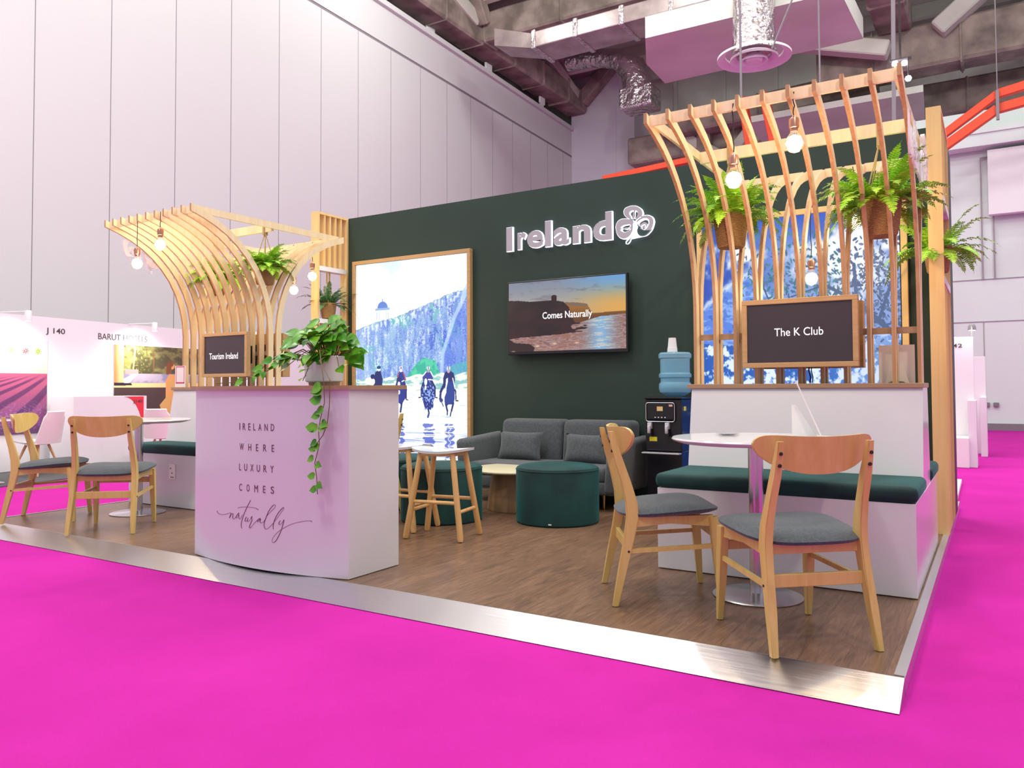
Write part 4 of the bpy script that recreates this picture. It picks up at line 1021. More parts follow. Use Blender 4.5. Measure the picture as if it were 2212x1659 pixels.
# ------------------------------------------------------------------ dining chair
def make_chair(loc, rz, lab, grp):
    t = thing('dining_chair', lab, 'chair', loc, rz, grp); t.scale = (1.06, 1.06, 1.02)
    # rear posts
    for s in (-1, 1):
        P = [(.205, -.245, 0), (.199, -.215, .15), (.193, -.182, .30), (.190, -.165, .40), (.187, -.170, .47), (.182, -.192, .56), (.178, -.222, .66), (.176, -.245, .74), (.175, -.255, .79)]
        H = [(.013, .013), (.015, .017), (.016, .023), (.016, .027), (.016, .026), (.015, .022), (.014, .018), (.013, .015), (.012, .012)]
        bm = bm_new(); strip(bm, [(s*a, b, c) for a, b, c in P], [((h[0], 0, 0), (0, h[1], 0)) for h in H])
        bmesh.ops.bevel(bm, geom=[e for e in bm.edges if abs((e.verts[0].co-e.verts[1].co).normalized().z) > .7], offset=.004, segments=2, affect='EDGES')
        lg = obj('rear_leg', bm, beech, t, True, world=False)
        for zc in (.70, .745):
            bm = bm_new(); yb = -.2535 if zc < .72 else -.2625
            tube(bm, [(s*.1765, yb-.0015, zc), (s*.1765, yb+.01, zc)], .0068, 12); obj('screw_hole', bm, darkm, lg, world=False)
        bm = bm_new(); tube(bm, [(s*.207, -.185, .245), (s*.213, -.185, .245)], .005, 10); obj('screw_hole', bm, darkm, lg, world=False)
        # front legs
        bm = bm_new()
        strip(bm, [(s*.198, .222, 0), (s*.194, .208, .2), (s*.190, .195, .40)], [((.011, 0, 0), (0, .012, 0)), ((.016, 0, 0), (0, .018, 0)), ((.018, 0, 0), (0, .024, 0))])
        bmesh.ops.bevel(bm, geom=[e for e in bm.edges if abs((e.verts[0].co-e.verts[1].co).normalized().z) > .7], offset=.004, segments=2, affect='EDGES')
        obj('front_leg', bm, beech, t, True, world=False)
        # side apron
        bm = bm_new(); strip(bm, [(s*.188, -.15, .378), (s*.188, 0, .386), (s*.188, .19, .382)], [((.010, 0, 0), (0, 0, .024)), ((.010, 0, 0), (0, 0, .017)), ((.010, 0, 0), (0, 0, .026))])
        obj('side_apron', bm, beech, t, True, world=False)
        bm = bm_new(); strip(bm, [(s*.199, -.19, .245), (s*.194, .205, .268)], [((.007, 0, 0), (0, 0, .010))]*2)
        obj('side_stretcher', bm, beech, t, world=False)
    bm = bm_new(); box(bm, -.185, .185, -.190, -.172, .235, .285, .003); obj('rear_stretcher', bm, beech, t, world=False)
    bm = bm_new(); box(bm, -.180, .180, .190, .208, .300, .340, .003); obj('front_stretcher', bm, beech, t, world=False)
    bm = bm_new(); box(bm, -.180, .180, -.165, -.148, .355, .400, .003); obj('rear_apron', bm, beech, t, world=False)
    # backrest: butterfly shaped curved plywood
    bm = bm_new(); nx, nz = 44, 7
    A = []; B = []
    for i in range(nx+1):
        u = -1+2*i/nx; u = math.sin(u*PI/2); x = .238*u
        au = abs(u)
        top = .806+.012*au**2 - .045*(1-(1-au**9)**.5)
        botm = .775 - .113*(1-au**2.3)**.62
        if au > .995: top = botm+.004
        yc = -.212+.075*au**2+.0
        ra = []; rb = []
        for j in range(nz+1):
            z = botm+(top-botm)*j/nz
            y = yc-.030*(z-.66)/.15
            ra.append(bm.verts.new((x, y, z))); rb.append(bm.verts.new((x, y-.012, z)))
        A.append(ra); B.append(rb)
    for i in range(nx):
        for j in range(nz):
            bm.faces.new((A[i][j], A[i+1][j], A[i+1][j+1], A[i][j+1])); bm.faces.new((B[i][j], B[i][j+1], B[i+1][j+1], B[i+1][j]))
        bm.faces.new((A[i][0], B[i][0], B[i+1][0], A[i+1][0])); bm.faces.new((A[i][nz], A[i+1][nz], B[i+1][nz], B[i][nz]))
    for i in (0, nx):
        for j in range(nz): bm.faces.new((A[i][j], A[i][j+1], B[i][j+1], B[i][j]))
    obj('backrest', bm, beech, t, True, world=False)
    # seat cushion
    bm = bm_new(); R = 10; n = 48; rt = []; rb = []
    def sp(r, a):
        c, s = math.cos(a), math.sin(a); e = 2/3.2
        X = math.copysign(abs(c)**e, c)*r; Y = math.copysign(abs(s)**e, s)*r
        return X*(.242+.018*Y), Y*.226+.010
    for i in range(1, R+1):
        r = i/R; A_ = []; B_ = []
        for k in range(n):
            x, y = sp(r, 2*PI*k/n); ux = x/.24; uy = (y-.01)/.222
            saddle = .022*ux*ux*(0.5+.5*uy) + .010*uy - .006
            th = .036*(1-r**5)+.005
            A_.append(bm.verts.new((x, y, .418+saddle+th))); B_.append(bm.verts.new((x*.985, y*.985, .418+saddle-.016*(1-r**6)-.006)))
        rt.append(A_); rb.append(B_)
    ct = bm.verts.new((0, .01, .453)); cb = bm.verts.new((0, .01, .390))
    for k in range(n):
        bm.faces.new((ct, rt[0][k], rt[0][(k+1) % n])); bm.faces.new((cb, rb[0][(k+1) % n], rb[0][k]))
        for i in range(R-1):
            bm.faces.new((rt[i][k], rt[i+1][k], rt[i+1][(k+1) % n], rt[i][(k+1) % n])); bm.faces.new((rb[i][k], rb[i][(k+1) % n], rb[i+1][(k+1) % n], rb[i+1][k]))
        bm.faces.new((rt[-1][k], rb[-1][k], rb[-1][(k+1) % n], rt[-1][(k+1) % n]))
    o = obj('seat_cushion', bm, greyfab, t, True, world=False)
    return t
def chair_pose(b1, b2, f1, f2):
    bx, by = (b1[0]+b2[0])/2, (b1[1]+b2[1])/2; fx_, fy_ = (f1[0]+f2[0])/2, (f1[1]+f2[1])/2
    a_ = math.atan2(fy_-by, fx_-bx)
    d_ = math.atan2(b2[1]-b1[1]+f2[1]-f1[1], b2[0]-b1[0]+f2[0]-f1[0])+PI/2
    while d_-a_ > PI/2: d_ -= PI
    while a_-d_ > PI/2: d_ += PI
    return ((bx+fx_)/2, (by+fy_)/2, PH+.003), .3*a_+.7*d_-PI/2
GC = 'beech dining chairs with grey pads'
p, r = chair_pose((-.727, 3.089), (-.396, 3.349), (-1.069, 3.406), (-.749, 3.662))
chA = make_chair(p, r, 'nearest beech chair with grey seat pad, right of the right table, back to the camera', GC)
p, r = chair_pose((-1.528, 3.434), (-1.743, 3.744), (-1.087, 3.632), (-1.305, 3.948))
dup(chA, p, r, 'beech chair with grey seat pad seen side on, left of the right table')
p, r = chair_pose((-5.533, 3.071), (-5.185, 3.331), (-5.846, 3.401), (-5.506, 3.669))
dup(chA, p, r, 'beech chair by the left table, its curved back turned to the camera')
p, r = chair_pose((-6.421, 3.067), (-6.691, 3.331), (-6.058, 3.396), (-6.326, 3.649))
dup(chA, p, r, 'beech chair with grey seat pad at the far left edge, seen side on')
dup(chA, (-4.35, 4.72, PH+.003), math.radians(98), 'beech chair almost hidden behind the counter, only an edge of its back showing')

def pedestal_table(loc, lab):
    t = thing('pedestal_table', lab, 'table', loc, 0, 'round white pedestal tables')
    bm = bm_new(); lathe(bm, [(.36, .741), (.396, .752), (.402, .760), (.396, .768), (.001, .769)], n=64, cap=False); 
    bm.faces.new([v for v in bm.verts[:64]][::-1]) if False else None
    lathe(bm, [(.001, .741), (.36, .741)], n=64, cap=False)
    obj('tabletop', bm, laminate, t, True, world=False)
    bm = bm_new(); lathe(bm, [(.036, .012), (.036, .735)], n=28); obj('column', bm, chrome, t, True, world=False)
    bm = bm_new(); lathe(bm, [(.21, 0), (.212, .005), (.195, .011), (.05, .016), (.037, .02)], n=56); obj('base_disc', bm, chrome, t, True, world=False)
    bm = bm_new(); box(bm, -.11, .11, -.03, .03, .728, .741); obj('top_plate', bm, blackm, t, world=False)
    return t
pt = pedestal_table((-1.005, 3.885, PH+.001), 'round white pedestal table in front of the right banquette')
dup(pt, (-6.02, 3.88, PH+.001), 0, 'round white pedestal table by the left banquette')
# tablet stand and dish on the right table
TZ = PH+.001+.7695
t = thing('tablet_stand', 'thin white tablet leaning on a white stand on the right table', 'tablet', (-.80, 4.0, TZ), math.radians(11.3))
bm = bm_new(); prism(bm, [(.075, .004), (.080, .006), (-.032, .275), (-.037, .273)], -.09, .09, 'xz'); obj('tablet', bm, whiteplastic, t, world=False)
bm = bm_new(); prism(bm, [(-.055, 0), (.060, 0), (-.035, .155), (-.055, .155)], -.03, .03, 'xz'); obj('stand', bm, whiteplastic, t, world=False)
bm = bm_new(); lathe(bm, [(.03, .002), (.058, .007), (.062, .012), (.055, .010), (.001, .005)], -1.17, 3.98, TZ, 32, cap=False)
tag(obj('small_dish', bm, silverp, None, True), 'small shallow grey dish on the right table', 'dish')
bm = bm_new(); lathe(bm, [(.03, .002), (.058, .007), (.062, .012), (.055, .010), (.001, .005)], 0, 0, 0, 32, cap=False); bm.free()
# white display board with easel back standing on the right ledge
t = thing('display_board', 'white board with a folding easel back on the right banquette ledge', 'board', (-.50, 5.05, 1.162))
bm = bm_new(); box(bm, -.585, -.395, 5.065, 5.073, 1.1625, 1.385); obj('board', bm, whiteplastic, t)
bm = bm_new(); prism(bm, [(-.555, 1.1625), (-.545, 1.18), (-.525, 1.29), (-.455, 1.29), (-.43, 1.18), (-.42, 1.1625), (-.44, 1.1625), (-.455, 1.172), (-.52, 1.172), (-.535, 1.1625)], 5.040, 5.046, 'xz'); obj('easel_back', bm, whiteplastic, t)
# pink bordered card on the left ledge
t = thing('notice_card', 'white card with magenta border on the left banquette ledge', 'card', (-6.58, 4.655, 1.163))
bm = bm_new(); box(bm, -6.645, -6.49, 4.650, 4.656, 1.1635, 1.365); obj('card', bm, whiteplastic, t)
bm = bm_new()
for a, b, c, d in ((-6.63, -6.505, 1.352, 1.360), (-6.63, -6.505, 1.198, 1.21), (-6.63, -6.624, 1.198, 1.36), (-6.511, -6.505, 1.198, 1.36)): box(bm, a, b, 4.6485, 4.6505, c, d)
obj('border', bm, magm, t)

# ------------------------------------------------------------------ stools
def make_stool(loc, rz, lab):
    t = thing('counter_stool', lab, 'stool', loc, rz, 'wooden counter stools')
    for sx_ in (-1, 1):
        for sy_ in (-1, 1):
            bm = bm_new(); tube(bm, [(sx_*.205, sy_*.155, .004), (sx_*.203, sy_*.153, .02), (sx_*.12, sy_*.10, .57)], [.016, .0205, .019], 12)
            obj('leg', bm, stoolwood, t, True, world=False)
    def at(z, sx_, sy_): f = (z-.02)/.55; return (sx_*(.203-.083*f), sy_*(.153-.053*f), z)
    for sy_ in (-1, 1):
        bm = bm_new(); tube(bm, [at(.25, -1, sy_), at(.25, 1, sy_)], .0125, 8); obj('foot_rail', bm, stoolwood, t, True, world=False)
    for sx_ in (-1, 1):
        bm = bm_new(); tube(bm, [at(.19, sx_, -1), at(.19, sx_, 1)], .0125, 8); obj('foot_rail', bm, stoolwood, t, True, world=False)
    bm = bm_new(); box(bm, -.135, .135, -.115, .115, .555, .578, .006); obj('seat_frame', bm, stoolwood, t, world=False)
    bm = bm_new(); R = 8; n = 48; top = []; bot = []
    for i in range(1, R+1):
        r = i/R; A_ = []; B_ = []
        for k in range(n):
            a = 2*PI*k/n; c, s = math.cos(a), math.sin(a); e = 2/3.0
            x = .215*math.copysign(abs(c)**.9, c)*r; y = .155*math.copysign(abs(s)**e, s)*r
            h = .020*(x/.215)**2
            A_.append(bm.verts.new((x, y, .590+h))); B_.append(bm.verts.new((x*.985, y*.985, .573+h)))
        top.append(A_); bot.append(B_)
    a0 = bm.verts.new((0, 0, .590)); b0 = bm.verts.new((0, 0, .573))
    for k in range(n):
        k1 = (k+1) % n
        bm.faces.new((a0, top[0][k], top[0][k1])); bm.faces.new((b0, bot[0][k1], bot[0][k]))
        for i in range(R-1):
            bm.faces.new((top[i][k], top[i+1][k], top[i+1][k1], top[i][k1])); bm.faces.new((bot[i][k], bot[i][k1], bot[i+1][k1], bot[i+1][k]))
        bm.faces.new((top[-1][k], bot[-1][k], bot[-1][k1], top[-1][k1]))
    obj('saddle_seat', bm, laminate, t, True, world=False)
    return t
st = make_stool((-3.235, 4.33, PH+.001), math.radians(10), 'wooden stool with white saddle seat, fully visible right of the counter')
dup(st, (-3.70, 4.46, PH+.001), math.radians(4), 'wooden stool with white saddle seat, half hidden by the counter')

# ------------------------------------------------------------------ lounge corner
def pouf(loc, r, h, lab, first=None):
    if first: return dup(first, loc, 0, lab)
    t = thing('ottoman', lab, 'ottoman', loc, 0, 'teal velvet drum ottomans')
    bm = bm_new(); lathe(bm, [(r-.012, 0), (r, .012), (r, h-.03), (r-.008, h-.012), (r-.03, h-.002), (r-.08, h+.006), (.001, h+.010)], n=64, cap=False)
    lathe(bm, [(.001, .002), (r-.012, 0)], n=64, cap=False)
    obj('upholstery', bm, teal, t, True, world=False)
    bm = bm_new(); tube(bm, [((r-.0)*math.cos(a), (r-.0)*math.sin(a), h-.028) for a in [2*PI*k/64 for k in range(64)]], .0035, 6, closed=True); obj('piping', bm, teal, t, True, world=False)
    bm = bm_new(); a = -1.25; box(bm, r*math.cos(a)-.012, r*math.cos(a)+.012, r*math.sin(a)-.006, r*math.sin(a)-.002, .02, .028); obj('label_tab', bm, whiteplastic, t, world=False)
    return t
pf = pouf((-2.855, 5.27, PH+.001), .315, .425, 'teal velvet drum ottoman right of the low coffee table')
pouf((-3.675, 4.90, PH+.001), .31, .42, 'teal velvet drum ottoman behind the visible stool', pf)
pouf((-4.42, 5.28, PH+.001), .31, .42, 'teal velvet drum ottoman at the back, mostly hidden by the counter', pf)
t = thing('coffee_table', 'low round pale topped coffee table with a wooden drum base', 'coffee table', (-3.43, 5.62, PH+.001))
bm = bm_new(); lathe(bm, [(.001, .318), (.37, .320), (.385, .330), (.385, .338), (.37, .344), (.001, .345)], n=64, cap=False); obj('tabletop', bm, paletop, t, True, world=False)
bm = bm_new(); lathe(bm, [(.245, 0), (.25, .01), (.235, .16), (.215, .26), (.20, .318)], n=48); obj('drum_base', bm, tablewood, t, True, world=False)
t = thing('sofa', 'charcoal grey two seat sofa against the green wall', 'sofa', (-3.38, 6.1, PH))
SX0, SX1 = -4.16, -2.60
for a, b in ((SX0+.12, (SX0+SX1)/2-.004), ((SX0+SX1)/2+.004, SX1-.10)):
    bm = bm_new(); box(bm, a, b, 6.30, 6.52, .42, .848, .05, 4)
    for v in bm.verts:
        if v.co.z > .5: v.co.y += (v.co.z-.5)*.12
    obj('back_cushion', bm, sofafab, t, True)
bm = bm_new(); box(bm, SX0+.1, SX1-.1, 5.80, 6.40, .36, .485, .04, 4); obj('seat_cushion', bm, sofafab, t, True)
bm = bm_new(); box(bm, SX0+.03, SX1-.03, 5.80, 6.52, .265, .37, .02, 3); obj('sofa_frame', bm, sofafab, t, True)
for s, x0_ in ((-1, SX0), (1, SX1)):
    bm = bm_new(); xa_, xb_ = sorted((x0_, x0_-s*.12)); box(bm, xa_, xb_, 5.78, 6.50, .27, .70, .045, 4)
    for v in bm.verts:
        if v.co.z > .5: v.co.x += s*(v.co.z-.5)*.18; v.co.z += (v.co.y-6.1)*.06
    obj('armrest', bm, sofafab, t, True)
for x_, y_ in ((SX0+.16, 5.88), (SX1-.19, 5.96), (SX0+.16, 6.45), (SX1-.16, 6.45)):
    bm = bm_new(); tube(bm, [(x_, y_, PH+.001), (x_, y_, .27)], [.008, .013], 10); obj('leg', bm, gold, t, True)
def pillow(x, y, z, w, h, rz, lab):
    t = bm_new(); N_ = 14; bmv = {}
    for side in (1, -1):
        for i in range(N_+1):
            for j in range(N_+1):
                u = -1+2*i/N_; v = -1+2*j/N_
                if side == -1 and (abs(u) == 1 or abs(v) == 1): bmv[(side, i, j)] = bmv[(1, i, j)]; continue
                k = 1-.10*(u*u)*(1-v*v) ; k2 = 1-.12*(v*v)*(1-u*u)
                th = .062*((1-u**4)*(1-v**4))**.6+.004*math.sin(u*14+v*9)*(1-u*u)*(1-v*v)
                bmv[(side, i, j)] = t.verts.new((u*w/2*(1-.09*(1-v*v)*(abs(u) > .7)), -side*th, v*h/2*(1-.10*(1-u*u))))
    for side in (1, -1):
        for i in range(N_):
            for j in range(N_):
                t.faces.new([bmv[(side, *q)] for q in ((i, j), (i+1, j), (i+1, j+1), (i, j+1))])
    o = obj('lumbar_cushion', t, sofafab, None, True); o.location = (x, y, z); o.rotation_euler = (math.radians(-14), 0, rz)
    tag(o, lab, 'cushion', 'charcoal lumbar cushions')
pillow(-3.735, 6.18, .61, .46, .27, .02, 'charcoal lumbar cushion on the left half of the sofa')
pillow(-3.045, 6.18, .605, .46, .27, -.02, 'charcoal lumbar cushion on the right half of the sofa')

# ------------------------------------------------------------------ water dispenser
t = thing('water_dispenser', 'glossy black water dispenser beside the right banquette', 'water dispenser', (-2.32, 6.22, PH))
bm = bm_new(); box(bm, -2.476, -2.162, 6.10, 6.42, .62, 1.045, .012, 3); obj('upper_body', bm, blackp, t)
bm = bm_new(); box(bm, -2.470, -2.168, 6.12, 6.42, PH+.004, .62, .006, 2); obj('lower_cabinet', bm, blackp, t)
bm = bm_new(); box(bm, -2.48, -2.158, 6.085, 6.43, 1.045, 1.062, .006, 2); obj('top_lid', bm, blackp, t)
bm = bm_new(); box(bm, -2.46, -2.215, 6.082, 6.10, .865, 1.015, .018, 3); pn = obj('control_panel', bm, blackp, t)
pts = []
for cx_, cz_, a0 in ((-2.233, .997, 0), (-2.442, .997, 90), (-2.442, .880, 180), (-2.233, .880, 270)):
    for k in range(4):
        a = math.radians(a0+30*k); pts.append((cx_+.018*math.cos(a), 6.0805, cz_+.018*math.sin(a)))
bm = bm_new(); tube(bm, pts, .0028, 6, closed=True); obj('panel_trim', bm, silverp, pn)
bm = bm_new(); box(bm, -2.365, -2.315, 6.079, 6.082, .948, .985); obj('gold_badge', bm, yellowwood, pn)
bm = bm_new(); box(bm, -2.262, -2.232, 6.079, 6.082, .985, 1.002); obj('pink_sticker', bm, redlbl, pn)
bm = bm_new()
for k in range(4): box(bm, -2.385+.028*k, -2.375+.028*k, 6.079, 6.082, .892, .900)
obj('indicator_lights', bm, warmem if 0 else whiteplastic, pn)
for x_ in (-2.425, -2.275):
    bm = bm_new(); box(bm, x_-.018, x_+.018, 6.06, 6.10, .80, .855, .006); box(bm, x_-.012, x_+.012, 6.045, 6.07, .765, .83, .004); tp = obj('tap', bm, silverp, t, True)
    bm = bm_new(); box(bm, x_-.019, x_+.019, 6.052, 6.075, .742, .772, .003); obj('tap_lever', bm, blackp, tp)
for x_, z_, w_ in ((-2.405, .70, .065),):
    bm = bm_new(); box(bm, x_-w_/2, x_+w_/2, 6.097, 6.0995, z_, z_+.035); obj('yellow_label', bm, yellowl, t)
bm = bm_new(); box(bm, -2.1615, -2.159, 6.15, 6.20, .95, .985); obj('yellow_label', bm, yellowl, t)
bm = bm_new(); box(bm, -2.485, -2.165, 6.035, 6.10, .600, .612, .003); obj('drip_tray', bm, silverp, t)
t = thing('water_bottle', 'big translucent blue water bottle upside down on the dispenser', 'bottle', (-2.268, 6.25, 1.063))
bm = bm_new(); bx_, by_ = -2.268, 6.25
lathe(bm, [(.06, 1.063), (.085, 1.075), (.125, 1.10), (.135, 1.13), (.133, 1.17), (.120, 1.185), (.120, 1.215), (.134, 1.225), (.134, 1.25), (.122, 1.262), (.122, 1.375), (.135, 1.385), (.135, 1.415), (.122, 1.430), (.001, 1.434)], bx_, by_, 0, 40); obj('bottle_shell', bm, bluep, t, True)
bm = bm_new(); lathe(bm, [(.05, 1.066), (.078, 1.08), (.115, 1.105), (.125, 1.14), (.112, 1.185), (.112, 1.36), (.001, 1.362)], bx_, by_, 0, 32)
water = mat('blue_water', (.03, .42, .62), .2, trans=.2, ior=1.33, alpha=.55); obj('water', bm, water, t, True)
bm = bm_new(); lathe(bm, [(.042, 0), (.040, .035), (.038, .036), (.030, .118), (.001, .119)], -2.285, 6.24, 1.4345, 24)
tag(obj('paper_cups', bm, cupm, None, True), 'stack of upturned white paper cups on top of the blue bottle', 'cups')
# ------------------------------------------------------------------ ferns in woven baskets
def fern_mesh(seed, c, r, nf, L0, L1, dense=24, plen=.05, stiff=.5, bias=None):
    rnd = random.Random(seed); bm = bm_new(); c = Vector(c)
    for q in range(nf):
        ph = 2*PI*q/nf*1.618*3+rnd.uniform(-.3, .3)
        L = rnd.uniform(L0, L1); el = rnd.uniform(.25, 1.3)
        if rnd.random() < .2: el = rnd.uniform(-.1, .3)
        if bias: L *= 1+bias[1]*max(0, math.cos(ph-bias[0]))
        d = Vector((math.cos(ph)*math.cos(el), math.sin(ph)*math.cos(el), math.sin(el)))
        p = c+Vector((math.cos(ph), math.sin(ph), 0))*r*rnd.uniform(.2, .75)
        n = dense; seg = L/n; pts = [p.copy()]; dirs = []
        droop = rnd.uniform(1.2, 2.6)*(1.3-stiff)
        for i in range(n):
            d = (d+Vector((0, 0, -droop/n*(.35+1.4*i/n)))).normalized(); dirs.append(d.copy()); p = p+d*seg; pts.append(p.copy())
        for i in range(2, n):
            t = i/n; d = dirs[min(i, n-1)]; s = d.cross(Vector((0, 0, 1)))
            if s.length < .05: s = Vector((math.sin(ph), -math.cos(ph), 0))
            s.normalize(); up = s.cross(d).normalized()
            l = plen*(math.sin(PI*min(1, .12+t*.92))**.7)*rnd.uniform(.85, 1.12)*(1 if t < .9 else .7)
            for sg in (-1, 1):
                a = (s*sg+d*.35+up*rnd.uniform(-.15, .22)).normalized(); w = seg*.6
                b = pts[i]; m1 = b+a*l*.35; m2 = b+a*l*.7; e = b+a*l-up*l*.12
                vs = [bm.verts.new(x) for x in (b-d*w*.4, m1-d*w, m1-d*w*.55+a*l*.05, m2-d*w*.75, e, m2+d*w*.75, m1+d*w*.6+a*l*.05, m1+d*w, b+d*w*.4)]
                try: bm.faces.new(vs)
                except ValueError: pass
        # rachis ribbon
        for i in range(0, n-1, 2):
            s = dirs[i].cross(Vector((0, 0, 1)))
            if s.length < .05: continue
            s = s.normalized()*.0012; j = min(i+2, n)
            bm.faces.new([bm.verts.new(x) for x in (pts[i]-s, pts[i]+s, pts[j]+s, pts[j]-s)])
    return bm
def hanging_fern(loc, r, h, ztop, lab, seed, grp='ferns in woven baskets', m=None, nf=84, L=(.20, .40), rope=True, kn=.30, bias=None, plen=.052, dense=28, stiff=.5):
    x, y, z = loc   # z = rim height
    t = thing('hanging_fern', lab, 'fern', (x, y, z-h), 0, grp)
    bm = bm_new(); n = 40
    lathe(bm, [(.001, z-h), (r*.72, z-h), (r*.80, z-h+.012), (r*.93, z-h*.45), (r*1.0, z-.004), (r*.98, z+.004), (r*.93, z-.002), (r*.90, z-.03), (.001, z-.03)], x, y, 0, n, cap=False)
    obj('basket', bm, wicker, t, True)
    obj('foliage', fern_mesh(seed, (x, y, z-.01), r, nf, L[0], L[1], dense, plen, stiff, bias), m or leafm, t)
    if rope:
        bm = bm_new(); zk = z+kn
        for k in range(4):
            a = PI/4+k*PI/2; tube(bm, [(x+r*.95*math.cos(a), y+r*.95*math.sin(a), z-.01), (x+.006*math.cos(a), y+.006*math.sin(a), zk)], .0042, 6)
        lathe(bm, [(.002, zk-.02), (.014, zk-.008), (.015, zk+.004), (.006, zk+.02)], x, y, 0, 10)
        for dx in (-.008, 0, .008):
            tube(bm, [(x+dx, y-.02, zk), (x+dx, y-.02, ztop+.005), (x+dx, y+.02, ztop+.005), (x+dx, y+.02, zk)], .0042, 6, closed=True)
        obj('rope_hanger', bm, ropem, t, True)
    return t
hanging_fern((-1.42, 4.965, 2.24), .107, .21, 2.680, 'fern in a woven basket, left one hanging in the right canopy', 5, kn=.33)
hanging_fern((-.548, 4.965, 2.21), .112, .20, 2.680, 'fern in a woven basket, right one hanging in the right canopy', 8, kn=.33)
hanging_fern((-5.60, 4.82, 2.255), .098, .17, 2.635, 'fern in a woven basket, right one hanging in the left canopy', 11, kn=.28, L=(.16, .30))
hanging_fern((-6.28, 4.82, 2.205), .098, .17, 2.635, 'fern in a woven basket seen through the left canopy ribs', 14, kn=.30, L=(.16, .30))
hanging_fern((-.335, 6.34, 2.13), .088, .18, 2.44, 'fern in a woven basket poking out both sides of the right timber post', 17, kn=.22, L=(.26, .46), nf=34, bias=(0, .0), plen=.055)
hanging_fern((-6.32, 6.33, 2.09), .090, .17, 2.45, 'darker fern in a woven basket inside the left slatted frame', 21, kn=.22, m=leafd, L=(.18, .38), nf=40, plen=.036, stiff=.65, dense=30)

# ------------------------------------------------------------------ trailing pothos in a white pot
def heart_leaf(bm, base, dirv, nrm, L, fold=.25, curl=.35):
    d = Vector(dirv).normalized(); n = Vector(nrm); n = (n-d*n.dot(d))
    if n.length < .01: n = Vector((0, 0, 1)).cross(d)
    n.normalize(); s = d.cross(n).normalized(); base = Vector(base)
    prof = [(0, .0), (-.06, .20), (.05, .36), (.22, .43), (.42, .40), (.62, .28), (.82, .12), (1.0, 0)]
    mid = [bm.verts.new(base+d*L*t-n*L*curl*t*t) for t in (0, .05, .12, .25, .42, .62, .82, 1.0)]
    tipv = mid[-1]
    for sg in (-1, 1):
        out = [bm.verts.new(base+d*L*a+s*sg*L*b+n*L*b*fold-n*L*curl*max(a, 0)**2) for a, b in prof[1:-1]]
        seq = [mid[0]]+out+[tipv]
        for i in range(len(seq)-1):
            if i < len(mid)-1:
                vs = [mid[i], seq[i], seq[i+1], mid[i+1]]
                vs2 = []
                for v in vs:
                    if v not in vs2: vs2.append(v)
                if len(vs2) > 2:
                    try: bm.faces.new(vs2)
                    except ValueError: pass
t = thing('potted_pothos', 'trailing heart-leaved plant in a white pot on the reception counter', 'potted plant', (-3.325, 3.3, 1.163))
bm = bm_new()
def oval(bm, prof, cx, cy, n=48, rx=1, ry=.62):
    rings = []
    for r, z in prof:
        rg = []
        for k in range(n):
            a = 2*PI*k/n; c, s = math.cos(a), math.sin(a); e = .62
            rg.append(bm.verts.new((cx+r*rx*math.copysign(abs(c)**e, c), cy+r*ry*math.copysign(abs(s)**e, s), z)))
        rings.append(rg)
    for A, B in zip(rings, rings[1:]):
        for k in range(n): bm.faces.new((A[k], A[(k+1) % n], B[(k+1) % n], B[k]))
    bm.faces.new(rings[0][::-1]); bm.faces.new(rings[-1])
oval(bm, [(.100, 1.183), (.110, 1.190), (.119, 1.332), (.116, 1.335), (.110, 1.33), (.106, 1.30)], -3.345, 3.32, rx=1.0, ry=.72); obj('pot', bm, laminate, t, True)
bm = bm_new(); oval(bm, [(.094, 1.1635), (.097, 1.1825)], -3.345, 3.32); obj('tray', bm, ledgewood, t, True)
rnd = random.Random(4)
bm = bm_new(); sb = bm_new()
for q in range(120):
    ph = rnd.uniform(0, 2*PI); rr = rnd.uniform(.02, 1)**.6
    x = -3.385+.245*rr*math.cos(ph); y = 3.33+.15*rr*math.sin(ph); z = 1.385+.135*(1-rr**1.7)+rnd.uniform(-.05, .03)-.07*(rr > .85)
    L = rnd.uniform(.07, .105)
    out = Vector((math.cos(ph)*1.1, math.sin(ph)*.5-.35, rnd.uniform(-.8, .35)))
    heart_leaf(bm, (x, y, z), out, Vector((out.x*.2, -.9+out.y*.3, .8)), L, rnd.uniform(.05, .2), rnd.uniform(.05, .35))
    b0 = Vector((-3.325+.09*math.cos(ph)*rr, 3.32+.05*math.sin(ph)*rr, 1.33))
    m_ = (b0+Vector((x, y, z)))/2+Vector((0, 0, .04))
    tube(sb, [b0, m_, (x, y, z)], .0022, 5)
obj('crown_leaves', bm, pothos, t, True); obj('leaf_stalks', sb, stemm, t, True)
